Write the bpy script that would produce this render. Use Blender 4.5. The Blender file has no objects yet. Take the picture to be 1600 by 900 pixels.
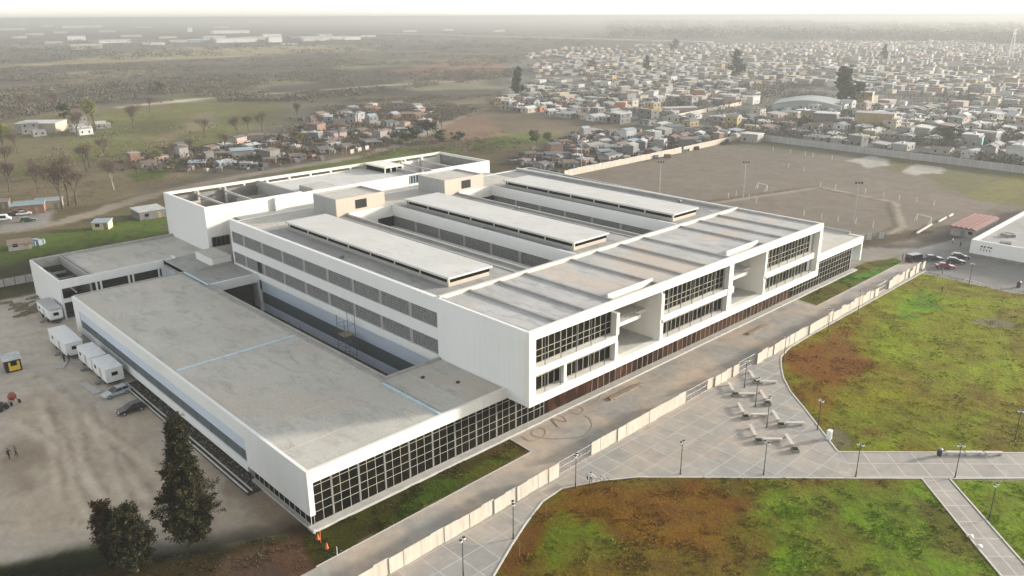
import bpy, math, random
import numpy as np
from mathutils import Vector, Matrix, noise as mnoise
random.seed(11)
R = math.radians
SC = bpy.context.scene
COL = SC.collection

# ------------------------------------------------------------------ camera
CF, CYAW, CPIT, CROLL, CH = 1247.0, R(43.70), R(18.83), R(-0.31), 60.0
CLOC = Vector((-39.56, -77.13, CH))
_f = Vector((math.sin(CYAW)*math.cos(CPIT), math.cos(CYAW)*math.cos(CPIT), -math.sin(CPIT)))
_r0 = Vector((math.cos(CYAW), -math.sin(CYAW), 0)); _u0 = _r0.cross(_f)
_r = _r0*math.cos(CROLL)+_u0*math.sin(CROLL); _u = -_r0*math.sin(CROLL)+_u0*math.cos(CROLL)
cam = bpy.data.cameras.new('camera'); cam.sensor_width = 36; cam.lens = 36*CF/1600
cam.clip_start = 0.5; cam.clip_end = 60000
camo = bpy.data.objects.new('camera', cam); COL.objects.link(camo)
camo.matrix_world = Matrix(((_r.x, _u.x, -_f.x, CLOC.x), (_r.y, _u.y, -_f.y, CLOC.y), (_r.z, _u.z, -_f.z, CLOC.z), (0, 0, 0, 1)))
SC.camera = camo
def W(x, y, z=0.0):                       # where the survey sight line to (x, y) meets height z
    d = _f+_r*((x-800)/CF)+_u*((450-y)/CF)
    return CLOC+d*((z-CH)/d.z)
def PX(v):
    d = Vector(v)-CLOC; q = d.dot(_f)
    if q <= 1: return (-9999, -9999)
    return (800+CF*d.dot(_r)/q, 450-CF*d.dot(_u)/q)

# ------------------------------------------------------------------ sky, sun, exposure
SUN_AZ, SUN_EL = R(116), R(11.5)
w = bpy.data.worlds.new('World'); SC.world = w; w.use_nodes = True
nt = w.node_tree; bg = nt.nodes['Background']
sky = nt.nodes.new('ShaderNodeTexSky'); sky.sky_type = 'NISHITA'; sky.sun_disc = False
sky.sun_elevation = SUN_EL; sky.sun_rotation = SUN_AZ
sky.altitude = 20; sky.air_density = 1.0; sky.dust_density = 1.0; sky.ozone_density = 1.2
bw = nt.nodes.new('ShaderNodeRGBToBW'); nt.links.new(sky.outputs[0], bw.inputs[0])          # haze greys the sky
mxs = nt.nodes.new('ShaderNodeMix'); mxs.data_type = 'RGBA'; mxs.inputs[0].default_value = .86
tn = nt.nodes.new('ShaderNodeMix'); tn.data_type = 'RGBA'; tn.blend_type = 'MULTIPLY'; tn.inputs[0].default_value = 1; tn.inputs[7].default_value = (1.01, 1.0, .96, 1)
nt.links.new(bw.outputs[0], tn.inputs[6]); nt.links.new(sky.outputs[0], mxs.inputs[6]); nt.links.new(tn.outputs[2], mxs.inputs[7])
nt.links.new(mxs.outputs[2], bg.inputs[0]); bg.inputs[1].default_value = 0.15
sl = bpy.data.lights.new('sun', 'SUN'); sl.energy = 2.5; sl.angle = R(5.0); sl.color = (1, .90, .77)
so = bpy.data.objects.new('sun', sl); COL.objects.link(so)
SD = Vector((math.sin(SUN_AZ)*math.cos(SUN_EL), math.cos(SUN_AZ)*math.cos(SUN_EL), math.sin(SUN_EL)))
so.rotation_euler = SD.to_track_quat('Z', 'Y').to_euler(); so.location = (100, -60, 80)
vs = SC.view_settings; vs.view_transform = 'Standard'; vs.look = 'None'; vs.gamma = 1; vs.use_curve_mapping = False
vs.exposure = 1.85
SC.render.engine = 'CYCLES'; SC.cycles.max_bounces = 6; SC.cycles.volume_bounces = 0
#SC.cycles.transparent_max_bounces = 12

# ------------------------------------------------------------------ materials
MATS = {}
def newmat(name):
    m = bpy.data.materials.new(name); m.use_nodes = True
    n = m.node_tree; b = n.nodes['Principled BSDF']
    MATS[name] = m
    return m, n, b
def nd(n, t, **k):
    o = n.nodes.new(t)
    for a, v in k.items(): setattr(o, a, v)
    return o
def c4(c): return (c[0], c[1], c[2], 1)
def pos(n, scale=(1, 1, 1), obj=False):
    s = nd(n, 'ShaderNodeTexCoord').outputs['Object'] if obj else nd(n, 'ShaderNodeNewGeometry').outputs['Position']
    mp = nd(n, 'ShaderNodeMapping'); mp.inputs['Scale'].default_value = scale
    n.links.new(s, mp.inputs['Vector']); return mp.outputs[0]
def noise(n, vec, scale, detail=4, rough=.6, dist=0):
    t = nd(n, 'ShaderNodeTexNoise'); t.inputs['Scale'].default_value = scale; t.inputs['Detail'].default_value = detail
    t.inputs['Roughness'].default_value = rough; t.inputs['Distortion'].default_value = dist
    n.links.new(vec, t.inputs['Vector']); return t.outputs['Fac']
def ramp(n, fac, stops):
    r = nd(n, 'ShaderNodeValToRGB'); e = r.color_ramp.elements
    while len(e) < len(stops): e.new(.5)
    for i, (p, c) in enumerate(stops): e[i].position = p; e[i].color = c4(c)
    n.links.new(fac, r.inputs[0]); return r.outputs[0]
def mix(n, fac, a, b, mode='MIX'):
    x = nd(n, 'ShaderNodeMix', data_type='RGBA', blend_type=mode)
    for s, v in ((x.inputs[0], fac), (x.inputs[6], a), (x.inputs[7], b)):
        if isinstance(v, (int, float)): s.default_value = v
        elif isinstance(v, (tuple, list)): s.default_value = c4(v)
        else: n.links.new(v, s)
    return x.outputs[2]
def bump(n, b, h, st=.3, d=.05):
    u = nd(n, 'ShaderNodeBump'); u.inputs['Strength'].default_value = st; u.inputs['Distance'].default_value = d
    n.links.new(h, u.inputs['Height']); n.links.new(u.outputs[0], b.inputs['Normal'])
def plain(name, c, rough=.7, var=.12, scale=1.5, metal=0, obj=False, sp=None):
    m, n, b = newmat(name)
    v = pos(n, obj=obj); f = noise(n, v, scale, 5)
    lo = tuple(x*(1-var) for x in c); hi = tuple(min(1, x*(1+var)) for x in c)
    n.links.new(ramp(n, f, [(.3, lo), (.7, hi)]), b.inputs['Base Color'])
    b.inputs['Roughness'].default_value = rough; b.inputs['Metallic'].default_value = metal
    if sp is not None: b.inputs['Specular IOR Level'].default_value = sp
    return m
def M(name): return MATS[name]

def streaked(name, base, dirt, amount=.5, rough=.75):
    # painted render: rain streaks running down, soft blotches, faint joints
    m, n, b = newmat(name)
    st = noise(n, pos(n, (1.6, 1.6, .12)), 1.0, 5, .65)
    bl = noise(n, pos(n), .14, 4, .6)
    mm = nd(n, 'ShaderNodeMath', operation='MULTIPLY'); n.links.new(st, mm.inputs[0]); n.links.new(bl, mm.inputs[1])
    fac = ramp(n, mm.outputs[0], [(.2, (0, 0, 0)), (.5, (amount, amount, amount))])
    n.links.new(mix(n, fac, base, dirt), b.inputs['Base Color'])
    b.inputs['Roughness'].default_value = rough; b.inputs['Specular IOR Level'].default_value = .25
    return m
streaked('white_render', (.70, .71, .70), (.52, .51, .49), .3)
streaked('white_clean', (.70, .685, .635), (.50, .46, .39), .5)
streaked('grey_render', (.33, .33, .32), (.22, .21, .20), .7)
streaked('sand_sunlit_render', (.46, .405, .34), (.37, .32, .27), .6)  # sand tone; on roof fronts it also paints in the warm sunlight
streaked('blue_render', (.52, .59, .68), (.44, .49, .56), .4)
streaked('slate_band', (.10, .12, .135), (.07, .08, .09), .4)

def roof_mat(name, c_lo, c_hi, stain, dirt, sc=.12, patch=None):
    m, n, b = newmat(name)
    v = pos(n)
    col = ramp(n, noise(n, v, sc, 6, .6), [(.3, c_lo), (.7, c_hi)])
    s1 = ramp(n, noise(n, pos(n, (1, .35, 1)), .55, 6, .7, .6), [(.50, (0, 0, 0)), (.68, (.75, .75, .75))])
    col = mix(n, s1, col, stain)
    s2 = ramp(n, noise(n, v, .06, 3, .5, 1.2), [(.5, (0, 0, 0)), (.66, (.65, .65, .65))])
    col = mix(n, s2, col, dirt)
    s3 = ramp(n, noise(n, v, 4.0, 4, .7), [(.3, (.80, .80, .80)), (.7, (1.10, 1.10, 1.10))])
    col = mix(n, 1.0, col, s3, 'MULTIPLY')
    n.links.new(col, b.inputs['Base Color']); b.inputs['Roughness'].default_value = .8; b.inputs['Specular IOR Level'].default_value = .3
    bump(n, b, noise(n, v, 2.5, 5), .25, .04)
    return m
roof_mat('roof_grey', (.43, .415, .375), (.51, .49, .445), (.31, .295, .265), (.47, .415, .345))
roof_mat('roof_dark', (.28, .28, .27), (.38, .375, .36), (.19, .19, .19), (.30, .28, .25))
roof_mat('roof_front', (.36, .355, .35), (.47, .465, .455), (.23, .23, .24), (.48, .40, .32))
roof_mat('roof_light', (.50, .50, .485), (.57, .57, .55), (.44, .435, .42), (.51, .49, .46))
roof_mat('concrete', (.33, .32, .30), (.43, .42, .39), (.25, .24, .22), (.36, .33, .29), .4)

def glass_mat(name, tint, warm, scale=(.74, .74, .3), rough=.06):
    m, n, b = newmat(name)
    v = pos(n, scale)
    vo = nd(n, 'ShaderNodeTexVoronoi'); vo.inputs['Scale'].default_value = 1.0
    n.links.new(v, vo.inputs['Vector'])
    col = mix(n, vo.outputs['Color'], tint, warm)
    sep = nd(n, 'ShaderNodeSeparateColor'); n.links.new(vo.outputs['Color'], sep.inputs[0])
    col = mix(n, sep.outputs[0], tint, warm)
    n.links.new(col, b.inputs['Base Color'])
    rr = nd(n, 'ShaderNodeMapRange'); rr.inputs[3].default_value = rough; rr.inputs[4].default_value = rough+.18
    n.links.new(sep.outputs[1], rr.inputs[0]); n.links.new(rr.outputs[0], b.inputs['Roughness'])
    b.inputs['Specular IOR Level'].default_value = .04
    bump(n, b, noise(n, pos(n), .8, 2), .08, .03)
    return m
glass_mat('glass_dark', (.003, .004, .004), (.012, .010, .006))
glass_mat('glass_brown_reflect', (.014, .008, .006), (.075, .036, .022))  # brown put into the base colour for the reflected plaza ground
glass_mat('glass_blue', (.03, .05, .07), (.06, .09, .12), (1, 1, 1))

def grille_mat(name, c1, c2, sc=2.2):
    m, n, b = newmat(name)
    br = nd(n, 'ShaderNodeTexBrick'); br.offset = 0
    gm = nd(n, 'ShaderNodeNewGeometry'); sp = nd(n, 'ShaderNodeSeparateXYZ'); cb = nd(n, 'ShaderNodeCombineXYZ')
    n.links.new(gm.outputs['Position'], sp.inputs[0]); n.links.new(sp.outputs[1], cb.inputs[0]); n.links.new(sp.outputs[2], cb.inputs[1])
    n.links.new(cb.outputs[0], br.inputs['Vector'])
    br.inputs['Color1'].default_value = c4(c1); br.inputs['Color2'].default_value = c4(tuple(x*.6 for x in c1)); br.inputs['Mortar'].default_value = c4(c2)
    br.inputs['Scale'].default_value = sc; br.inputs['Mortar Size'].default_value = .06
    br.inputs['Brick Width'].default_value = .9; br.inputs['Row Height'].default_value = 1.0
    n.links.new(br.outputs['Color'], b.inputs['Base Color']); b.inputs['Roughness'].default_value = .7
    return m
grille_mat('screen_block', (.13, .135, .135), (.30, .31, .31))

def paving(name, c, line, sp, w_, dirtamt=.5, rot=0.0):
    m, n, b = newmat(name)
    gm = nd(n, 'ShaderNodeNewGeometry'); mp = nd(n, 'ShaderNodeMapping'); mp.inputs['Rotation'].default_value = (0, 0, rot)
    n.links.new(gm.outputs['Position'], mp.inputs['Vector'])
    br = nd(n, 'ShaderNodeTexBrick'); br.offset = 0.0; n.links.new(mp.outputs[0], br.inputs['Vector'])
    br.inputs['Color1'].default_value = c4(c); br.inputs['Color2'].default_value = c4(tuple(x*.82 for x in c)); br.inputs['Mortar'].default_value = c4(line)
    br.inputs['Scale'].default_value = 1.0; br.inputs['Brick Width'].default_value = sp; br.inputs['Row Height'].default_value = sp
    br.inputs['Mortar Size'].default_value = w_; br.inputs['Mortar Smooth'].default_value = .2; br.inputs['Bias'].default_value = -.2
    v = pos(n)
    d = ramp(n, noise(n, v, .09, 6, .65, .5), [(.42, (0, 0, 0)), (.62, (dirtamt,)*3)])
    col = mix(n, d, br.outputs['Color'], (.46, .375, .295))
    d2 = ramp(n, noise(n, v, .5, 6, .7, .3), [(.3, (.84,)*3), (.7, (1.1,)*3)])
    col = mix(n, 1, col, d2, 'MULTIPLY')
    n.links.new(col, b.inputs['Base Color']); b.inputs['Roughness'].default_value = .85; b.inputs['Specular IOR Level'].default_value = .25
    return m
paving('plaza_paving', (.31, .30, .28), (.385, .37, .345), 3.3, .11, .5)
paving('path_paving', (.32, .305, .285), (.42, .405, .375), 3.4, .12, .3, R(45))
paving('promenade', (.34, .325, .30), (.38, .36, .335), 2.6, .03, .95)
paving('carpark', (.37, .365, .355), (.40, .39, .38), 5.0, .04, .35)
plain('kerb', (.50, .48, .44), .8, .1)
plain('concrete_plain', (.42, .41, .385), .85, .14, .8)
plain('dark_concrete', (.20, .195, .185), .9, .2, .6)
plain('dark_strip_grey', (.22, .22, .22), .9, .15, .3)
plain('black_hole', (.012, .012, .011), .9)
plain('interior_shade', (.06, .055, .05), .9)  # near-black colour painting in the shade behind annex and courtyard openings
plain('mullion', (.44, .42, .36), .5, .1)
plain('white_metal', (.72, .73, .73), .45, .06, 1)
plain('grey_metal', (.16, .17, .18), .45, .2, 2, .3)
plain('black_metal', (.03, .032, .035), .4, .2)
plain('steel_pole', (.38, .38, .38), .5, .1)
plain('gutter_blue', (.42, .55, .62), .5, .15)
plain('tin_roof', (.40, .42, .43), .45, .35, 1.2)
plain('rubber', (.02, .02, .02), .8)
plain('yellow_paint', (.62, .42, .03), .5, .1)
plain('red_paint', (.22, .045, .03), .5, .2)
plain('orange_plastic', (.75, .16, .05), .5, .1)
plain('wood', (.24, .19, .13), .8, .3, 2)
plain('soil', (.055, .045, .035), .95, .4, 2)
plain('skin', (.42, .25, .17), .6)
plain('cloth_dark', (.025, .026, .03), .9)
plain('cloth_black', (.012, .012, .012), .9)
plain('cloth_white', (.65, .65, .63), .9)
plain('cloth_grey', (.12, .13, .15), .9)
plain('hair', (.03, .02, .015), .7)
plain('bark', (.07, .05, .038), .95, .4, 3)
plain('bark_pale', (.26, .22, .17), .95, .3, 2)
plain('lamp_glass', (.78, .76, .70), .25)
def carpaint(name, c):
    m, n, b = newmat(name); b.inputs['Base Color'].default_value = c4(c); b.inputs['Roughness'].default_value = .3
    b.inputs['Coat Weight'].default_value = .5; b.inputs['Coat Roughness'].default_value = .1
    f = noise(n, pos(n, obj=True), 3, 3); n.links.new(ramp(n, f, [(.3, tuple(x*.85 for x in c)), (.7, c)]), b.inputs['Base Color'])
for k_, c_ in dict(silver=(.42, .47, .52), black=(.012, .012, .014), red=(.22, .02, .02), white=(.7, .7, .7), darkblue=(.02, .03, .05), green=(.03, .07, .04)).items(): carpaint('paint_'+k_, c_)
m, n, b = newmat('car_glass'); b.inputs['Base Color'].default_value = (.01, .012, .015, 1); b.inputs['Roughness'].default_value = .08
b.inputs['Specular IOR Level'].default_value = .5

def hoarding_mat():
    m, n, b = newmat('hoarding')
    st = noise(n, pos(n, (2.2, 2.2, .25)), 1.0, 5, .7); v = pos(n)
    col = ramp(n, st, [(.3, (.34, .305, .255)), (.5, (.46, .42, .355)), (.75, (.53, .485, .42))])
    d = ramp(n, noise(n, v, .35, 4), [(.5, (0, 0, 0)), (.72, (.6,)*3)])
    col = mix(n, d, col, (.45, .36, .28))
    n.links.new(col, b.inputs['Base Color']); b.inputs['Roughness'].default_value = .8
hoarding_mat()
def attr_mat(name, rough=.85, nscale=2.0, lo=.75, hi=1.2, windows=False):
    m, n, b = newmat(name)
    a = nd(n, 'ShaderNodeAttribute'); a.attribute_name = 'Col'
    d = ramp(n, noise(n, pos(n), nscale, 4, .65), [(.3, (lo,)*3), (.7, (hi,)*3)])
    n.links.new(mix(n, 1, a.outputs['Color'], d, 'MULTIPLY'), b.inputs['Base Color']); b.inputs['Roughness'].default_value = rough
    b.inputs['Specular IOR Level'].default_value = .25
    return m
attr_mat('painted_mass', .8, .6); attr_mat('foliage_mass', .95, .3, .6, 1.4)
def foliage(name, c1, c2, c3):
    m, n, b = newmat(name)
    f = noise(n, pos(n), 1.3, 3, .6); g = noise(n, pos(n), 6, 2, .5)
    col = ramp(n, f, [(.40, c1), (.52, c2), (.64, c3)])
    col = mix(n, 1, col, ramp(n, g, [(.25, (.6,)*3), (.75, (1.4,)*3)]), 'MULTIPLY')
    n.links.new(col, b.inputs['Base Color']); b.inputs['Roughness'].default_value = .8; b.inputs['Specular IOR Level'].default_value = .2
foliage('leaf_conifer', (.009, .012, .005), (.026, .028, .010), (.095, .070, .024))  # bright olive-brown step paints sunlit clumps into the leaf colour
foliage('leaf_rusty', (.014, .015, .007), (.045, .030, .012), (.13, .058, .02))
foliage('leaf_darkgreen', (.022, .034, .018), (.035, .05, .024), (.05, .065, .03))
foliage('leaf_yellow', (.12, .13, .04), (.16, .17, .055), (.20, .19, .07))
foliage('twig', (.10, .08, .06), (.14, .11, .08), (.17, .135, .10))
foliage('weed', (.04, .07, .018), (.07, .11, .025), (.11, .14, .035))

def ground_mat():
    m, n, b = newmat('ground')
    a = nd(n, 'ShaderNodeAttribute'); a.attribute_name = 'Col'
    a2 = nd(n, 'ShaderNodeAttribute'); a2.attribute_name = 'Grass'
    v = pos(n)
    col = a.outputs['Color']
    # grass: clumps of brighter green and brown thatch
    g1 = ramp(n, noise(n, v, .22, 8, .72, .5), [(.30, (.70, .48, .36)), (.5, (1, 1, 1)), (.66, (1.2, 1.35, .5))])
    g2 = ramp(n, noise(n, v, 1.7, 6, .75), [(.28, (.68, .68, .64)), (.5, (1, 1, .97)), (.75, (1.45, 1.4, 1.15))])
    gg = mix(n, 1, g1, g2, 'MULTIPLY')
    d1 = ramp(n, noise(n, v, .12, 8, .7, .8), [(.3, (.80, .76, .72)), (.55, (1, 1, 1)), (.75, (1.15, 1.14, 1.12))])
    d2 = ramp(n, noise(n, pos(n, (1, .4, 1)), .7, 7, .72, .4), [(.3, (.86, .85, .84)), (.7, (1.09, 1.09, 1.09))])
    dd = mix(n, 1, d1, d2, 'MULTIPLY')
    mul = mix(n, a2.outputs['Fac'], dd, gg)
    n.links.new(mix(n, 1, col, mul, 'MULTIPLY'), b.inputs['Base Color'])
    b.inputs['Roughness'].default_value = .95; b.inputs['Specular IOR Level'].default_value = .1
    h = nd(n, 'ShaderNodeMath', operation='MULTIPLY'); n.links.new(noise(n, v, 1.6, 8, .7), h.inputs[0])
    aa = nd(n, 'ShaderNodeMath', operation='MULTIPLY_ADD'); n.links.new(a2.outputs['Fac'], aa.inputs[0]); aa.inputs[1].default_value = 1.0; aa.inputs[2].default_value = .25
    n.links.new(aa.outputs[0], h.inputs[1])
    bump(n, b, h.outputs[0], .9, .45)
ground_mat()

# ------------------------------------------------------------------ mesh helpers
class MB:
    def __init__(s): s.v = []; s.f = []; s.mi = []; s.cur = 0; s.col = None; s.cols = []
    def face(s, idx): s.f.append(idx); s.mi.append(s.cur); s.cols.append(s.col)
    def quad(s, *p):
        i = len(s.v); s.v += [tuple(q) for q in p]; s.face(tuple(range(i, i+len(p))))
    def box(s, x0, x1, y0, y1, z0, z1):
        i = len(s.v); s.v += [(x, y, z) for z in (z0, z1) for x, y in ((x0, y0), (x1, y0), (x1, y1), (x0, y1))]
        for q in ((0, 3, 2, 1), (4, 5, 6, 7), (0, 1, 5, 4), (1, 2, 6, 5), (2, 3, 7, 6), (3, 0, 4, 7)): s.face(tuple(i+k for k in q))
        return s
    def prism(s, poly, z0, z1, zt=None):
        i = len(s.v); n_ = len(poly)
        s.v += [(p[0], p[1], z0) for p in poly]+[(p[0], p[1], (zt[k] if zt else z1)) for k, p in enumerate(poly)]
        s.face(tuple(i+k for k in range(n_-1, -1, -1))); s.face(tuple(i+n_+k for k in range(n_)))
        for k in range(n_): s.face((i+k, i+(k+1) % n_, i+n_+(k+1) % n_, i+n_+k))
        return s
    def obox(s, cx, cy, z0, lx, ly, lz, a=0, tilt=0):
        c, n_ = math.cos(a), math.sin(a); P = []
        for x, y in ((-lx/2, -ly/2), (lx/2, -ly/2), (lx/2, ly/2), (-lx/2, ly/2)): P.append((cx+x*c-y*n_, cy+x*n_+y*c))
        return s.prism(P, z0, z0+lz)
    def tube(s, p0, p1, r0, r1=None, n_=8, caps=True):
        r1 = r0 if r1 is None else r1; a = Vector(p0); b = Vector(p1); d = (b-a)
        if d.length < 1e-6: return s
        d.normalize(); u = d.orthogonal().normalized(); v = d.cross(u); i = len(s.v)
        for q, r in ((a, r0), (b, r1)):
            for k in range(n_):
                t = 2*math.pi*k/n_; s.v.append(tuple(q+u*(r*math.cos(t))+v*(r*math.sin(t))))
        for k in range(n_): s.face((i+k, i+(k+1) % n_, i+n_+(k+1) % n_, i+n_+k))
        if caps:
            s.face(tuple(i+k for k in range(n_-1, -1, -1))); s.face(tuple(i+n_+k for k in range(n_)))
        return s
    def path(s, pts, r, n_=6):
        for a, b in zip(pts, pts[1:]): s.tube(a, b, r, r, n_)
        return s
    def lathe(s, c, prof, n_=12):
        i = len(s.v)
        for r, z in prof:
            for k in range(n_):
                t = 2*math.pi*k/n_; s.v.append((c[0]+r*math.cos(t), c[1]+r*math.sin(t), c[2]+z))
        for j in range(len(prof)-1):
            for k in range(n_): s.face((i+j*n_+k, i+j*n_+(k+1) % n_, i+(j+1)*n_+(k+1) % n_, i+(j+1)*n_+k))
        s.face(tuple(i+k for k in range(n_-1, -1, -1))); s.face(tuple(i+(len(prof)-1)*n_+k for k in range(n_)))
        return s
    def build(s, name, mats, parent=None, smooth=False, bevel=0, loc=None):
        me = bpy.data.meshes.new(name); me.from_pydata(s.v, [], s.f)
        for m_ in (mats if isinstance(mats, (list, tuple)) else [mats]): me.materials.append(M(m_) if isinstance(m_, str) else m_)
        me.polygons.foreach_set('material_index', s.mi)
        if any(c is not None for c in s.cols):
            ca = me.color_attributes.new('Col', 'FLOAT_COLOR', 'CORNER')
            arr = []
            for f, c in zip(s.f, s.cols): arr += list((*(c or (.3, .3, .3)), 1))*len(f)
            ca.data.foreach_set('color', arr)
        if smooth: me.polygons.foreach_set('use_smooth', [True]*len(me.polygons))
        me.update()
        o = bpy.data.objects.new(name, me); COL.objects.link(o)
        if parent: o.parent = parent
        if loc: o.location = loc
        if bevel:
            bv = o.modifiers.new('bevel', 'BEVEL'); bv.width = bevel; bv.segments = 1; bv.limit_method = 'ANGLE'
        return o
def tag(o, label=None, cat=None, group=None, kind=None):
    if label: o['label'] = label
    if cat: o['category'] = cat
    if group: o['group'] = group
    if kind: o['kind'] = kind
    return o
def thing(name, label, cat, loc=(0, 0, 0), rz=0, group=None, kind=None):
    o = bpy.data.objects.new(name, None); o.empty_display_size = .5; COL.objects.link(o); o.location = loc; o.rotation_euler = (0, 0, rz)
    return tag(o, label, cat, group, kind)
def copy_tree(o, parent=None, kids=None):
    c = o.copy(); COL.objects.link(c)
    if parent: c.parent = parent
    for ch in KIDS(o): copy_tree(ch, c)
    return c
def KIDS(o): return [x for x in o.children]
SPLIT = {'bay_post', 'annex_pillar', 'front_fin', 'roof_step', 'roof_vent', 'roof_gutter', 'skylight_kerb', 'slot_shade', 'terrace_side_wall', 'terrace_slab', 'terrace_floor', 'screen_pier', 'rear_court_frame', 'roof_canopy_leg', 'rear_partition', 'roof_joint', 'court_dark_sheet', 'annex_shade_lining', 'annex_shade_panel', 'roof_edge', 'courtyard_beam', 'step'}
def bx(name, mat, parent, *b, **k):
    if name in SPLIT and isinstance(b[0], (tuple, list)):
        o = None
        for q in b: o = MB().box(*q).build(name, mat, parent, **k)
        return o
    m_ = MB()
    for q in (b if isinstance(b[0], (tuple, list)) else [b]): m_.box(*q)
    return m_.build(name, mat, parent, **k)

# ------------------------------------------------------------------ ground
def poly_px(*pts): return [(lambda v: (v.x, v.y))(W(*p)) for p in pts]
def sdist(P, poly):                       # signed distance (negative inside) of points P (n,2)
    poly = np.array(poly); n_ = len(poly); d = np.full(len(P), 1e9); ins = np.zeros(len(P), bool)
    for i in range(n_):
        a = poly[i]; b_ = poly[(i+1) % n_]; e = b_-a; wv = P-a
        t = np.clip((wv@e)/max(e@e, 1e-9), 0, 1); q = wv-t[:, None]*e; d = np.minimum(d, np.sqrt((q**2).sum(1)))
        c1 = (P[:, 1] >= a[1]) != (P[:, 1] >= b_[1])
        xx = a[0]+(P[:, 1]-a[1])/(b_[1]-a[1]+1e-12)*e[0]
        ins ^= c1 & (P[:, 0] < xx)
    return np.where(ins, -d, d)
rng = np.random.default_rng(5)
class VN:                                  # value noise on numpy arrays
    def __init__(s, seed): s.t = np.random.default_rng(seed).random((256, 256))
    def __call__(s, P, sc, octs=4):
        o = np.zeros(len(P)); amp = 1; tot = 0
        for k in range(octs):
            q = P/sc*(2**k)+k*17.3; i = np.floor(q).astype(int); f = q-i; f = f*f*(3-2*f)
            a = s.t[i[:, 0] % 256, i[:, 1] % 256]; b_ = s.t[(i[:, 0]+1) % 256, i[:, 1] % 256]
            c = s.t[i[:, 0] % 256, (i[:, 1]+1) % 256]; d = s.t[(i[:, 0]+1) % 256, (i[:, 1]+1) % 256]
            o += amp*((a*(1-f[:, 0])+b_*f[:, 0])*(1-f[:, 1])+(c*(1-f[:, 0])+d*f[:, 0])*f[:, 1]); tot += amp; amp *= .55
        return o/tot
vn = VN(3); vn2 = VN(8)
PLAZA_EDGE = None
# zone list: polygon, colour, soft edge (m), noise amplitude (m), grassiness
GR = (.075, .105, .022); GB = (.105, .092, .032); RB = (.13, .072, .034)
LAWN_BIG = [(163.4, -12.4), (103.0, -12.4), (95, -12.6), (90, -13.6), (86, -15.8), (82, -18.4), (78, -21.8), (73.8, -26.5), (64.6, -36.3), (83.1, -55.1), (230, -202), (260, -120), (185, -60), (163.4, -33.6)]
LAWN_FRONT = [(4, -27), (10.6, -21.3), (15.3, -19.0), (20, -16.9), (25, -15.0), (29, -14.7), (34, -17), (38.6, -20.1), (42.7, -24.2), (65.9, -47.4), (51.4, -61.0), (10, -98), (-20, -60)]
LAWN3 = [(68.3, -50.1), (74.7, -56.5), (150, -132), (150, -170), (40, -170), (20, -98), (57.2, -60.6)]
Z = []
def zone(poly, col, soft=1.0, na=1.0, grass=0.0, nsc=6.0, a=1.0): Z.append((poly, col, soft, na, grass, nsc, a))
# far country
zone([(-400, 200), (2500, 200), (3500, 6000), (-3000, 6000)], (.125, .115, .09), 60, 60, .2, 80)
zone(poly_px((0, 225), (100, 165), (250, 158), (430, 150), (440, 190), (330, 225), (200, 262), (0, 330)), (.125, .125, .055), 10, 14, .7, 20)
zone(poly_px((-60, 205), (0, 190), (140, 170), (120, 240), (0, 262), (-60, 270)), (.14, .125, .08), 8, 12, .6, 20)
zone(poly_px((0, 290), (150, 250), (330, 235), (300, 275), (250, 300), (0, 360)), (.215, .175, .115), 6, 8, .3, 12)
zone(poly_px((0, 165), (230, 152), (240, 165), (0, 185)), (.20, .15, .10), 8, 10, .2, 15)
zone(poly_px((0, 150), (500, 90), (820, 100), (760, 145), (500, 160), (300, 160), (0, 175)), (.085, .08, .065), 30, 40, .2, 50)
zone(poly_px((30, 100), (300, 74), (585, 69), (592, 78), (300, 92), (60, 103)), (.30, .25, .15), 30, 30, 0, 60)
zone(poly_px((620, 112), (700, 92), (800, 96), (810, 112), (700, 122)), (.24, .15, .10), 15, 25, 0, 40)
zone(poly_px((560, 150), (900, 150), (1160, 215), (900, 262), (740, 262), (520, 265)), (.15, .125, .09), 8, 12, .3, 16)
zone(poly_px((660, 185), (760, 180), (800, 215), (700, 225)), (.22, .15, .105), 5, 8, .2, 12)
zone(poly_px((730, 222), (830, 205), (900, 222), (860, 248), (740, 240)), (.10, .14, .04), 3, 5, .7, 8)
zone(poly_px((440, 262), (620, 232), (720, 228), (720, 250), (640, 262), (450, 275)), (.10, .13, .04), 3, 4, .7, 8)
zone(poly_px((205, 272), (260, 262), (260, 278), (210, 285)), (.085, .14, .03), 2, 3, .8, 8)
zone([(330, -500), (3200, -500), (3200, 1100), (900, 900), (560, 560), (345, 330), (325, 137), (322, 9), (318, -60)], (.17, .165, .15), 12, 12, .1, 20)
# road on the left and its verge
ROADL = poly_px((-60, 372), (0, 362), (100, 347), (180, 322), (250, 303), (330, 284), (420, 268), (560, 245), (640, 222), (700, 190), (760, 168))
def ribbon(pts, wd):
    L = []; Rr = []
    for i, p in enumerate(pts):
        a = Vector(pts[max(i-1, 0)]); b_ = Vector(pts[min(i+1, len(pts)-1)]); t = (b_-a).normalized(); nn = Vector((-t.y, t.x))*wd/2
        L.append((p[0]+nn.x, p[1]+nn.y)); Rr.append((p[0]-nn.x, p[1]-nn.y))
    return L+Rr[::-1]
zone([(-200, 124.5), (330, 124.5), (330, 200), (60, 215), (-200, 200)], (.115, .10, .06), 2, 3, .4, 6)
zone(poly_px((-20, 468), (-20, 385), (140, 355), (260, 330), (262, 375), (50, 430)), (.085, .125, .03), 2, 3, .8, 6)
zone(poly_px((-20, 455), (-20, 425), (50, 400), (170, 385), (60, 435), (45, 455)), (.07, .06, .04), 2, 2, .5, 5, .8)
zone(ribbon(ROADL, 7), (.27, .235, .185), 1.2, 1.6, 0, 5)
zone(poly_px((0, 340), (60, 325), (90, 328), (75, 350), (0, 362)), (.27, .26, .24), 1, 1, 0, 4)
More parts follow.
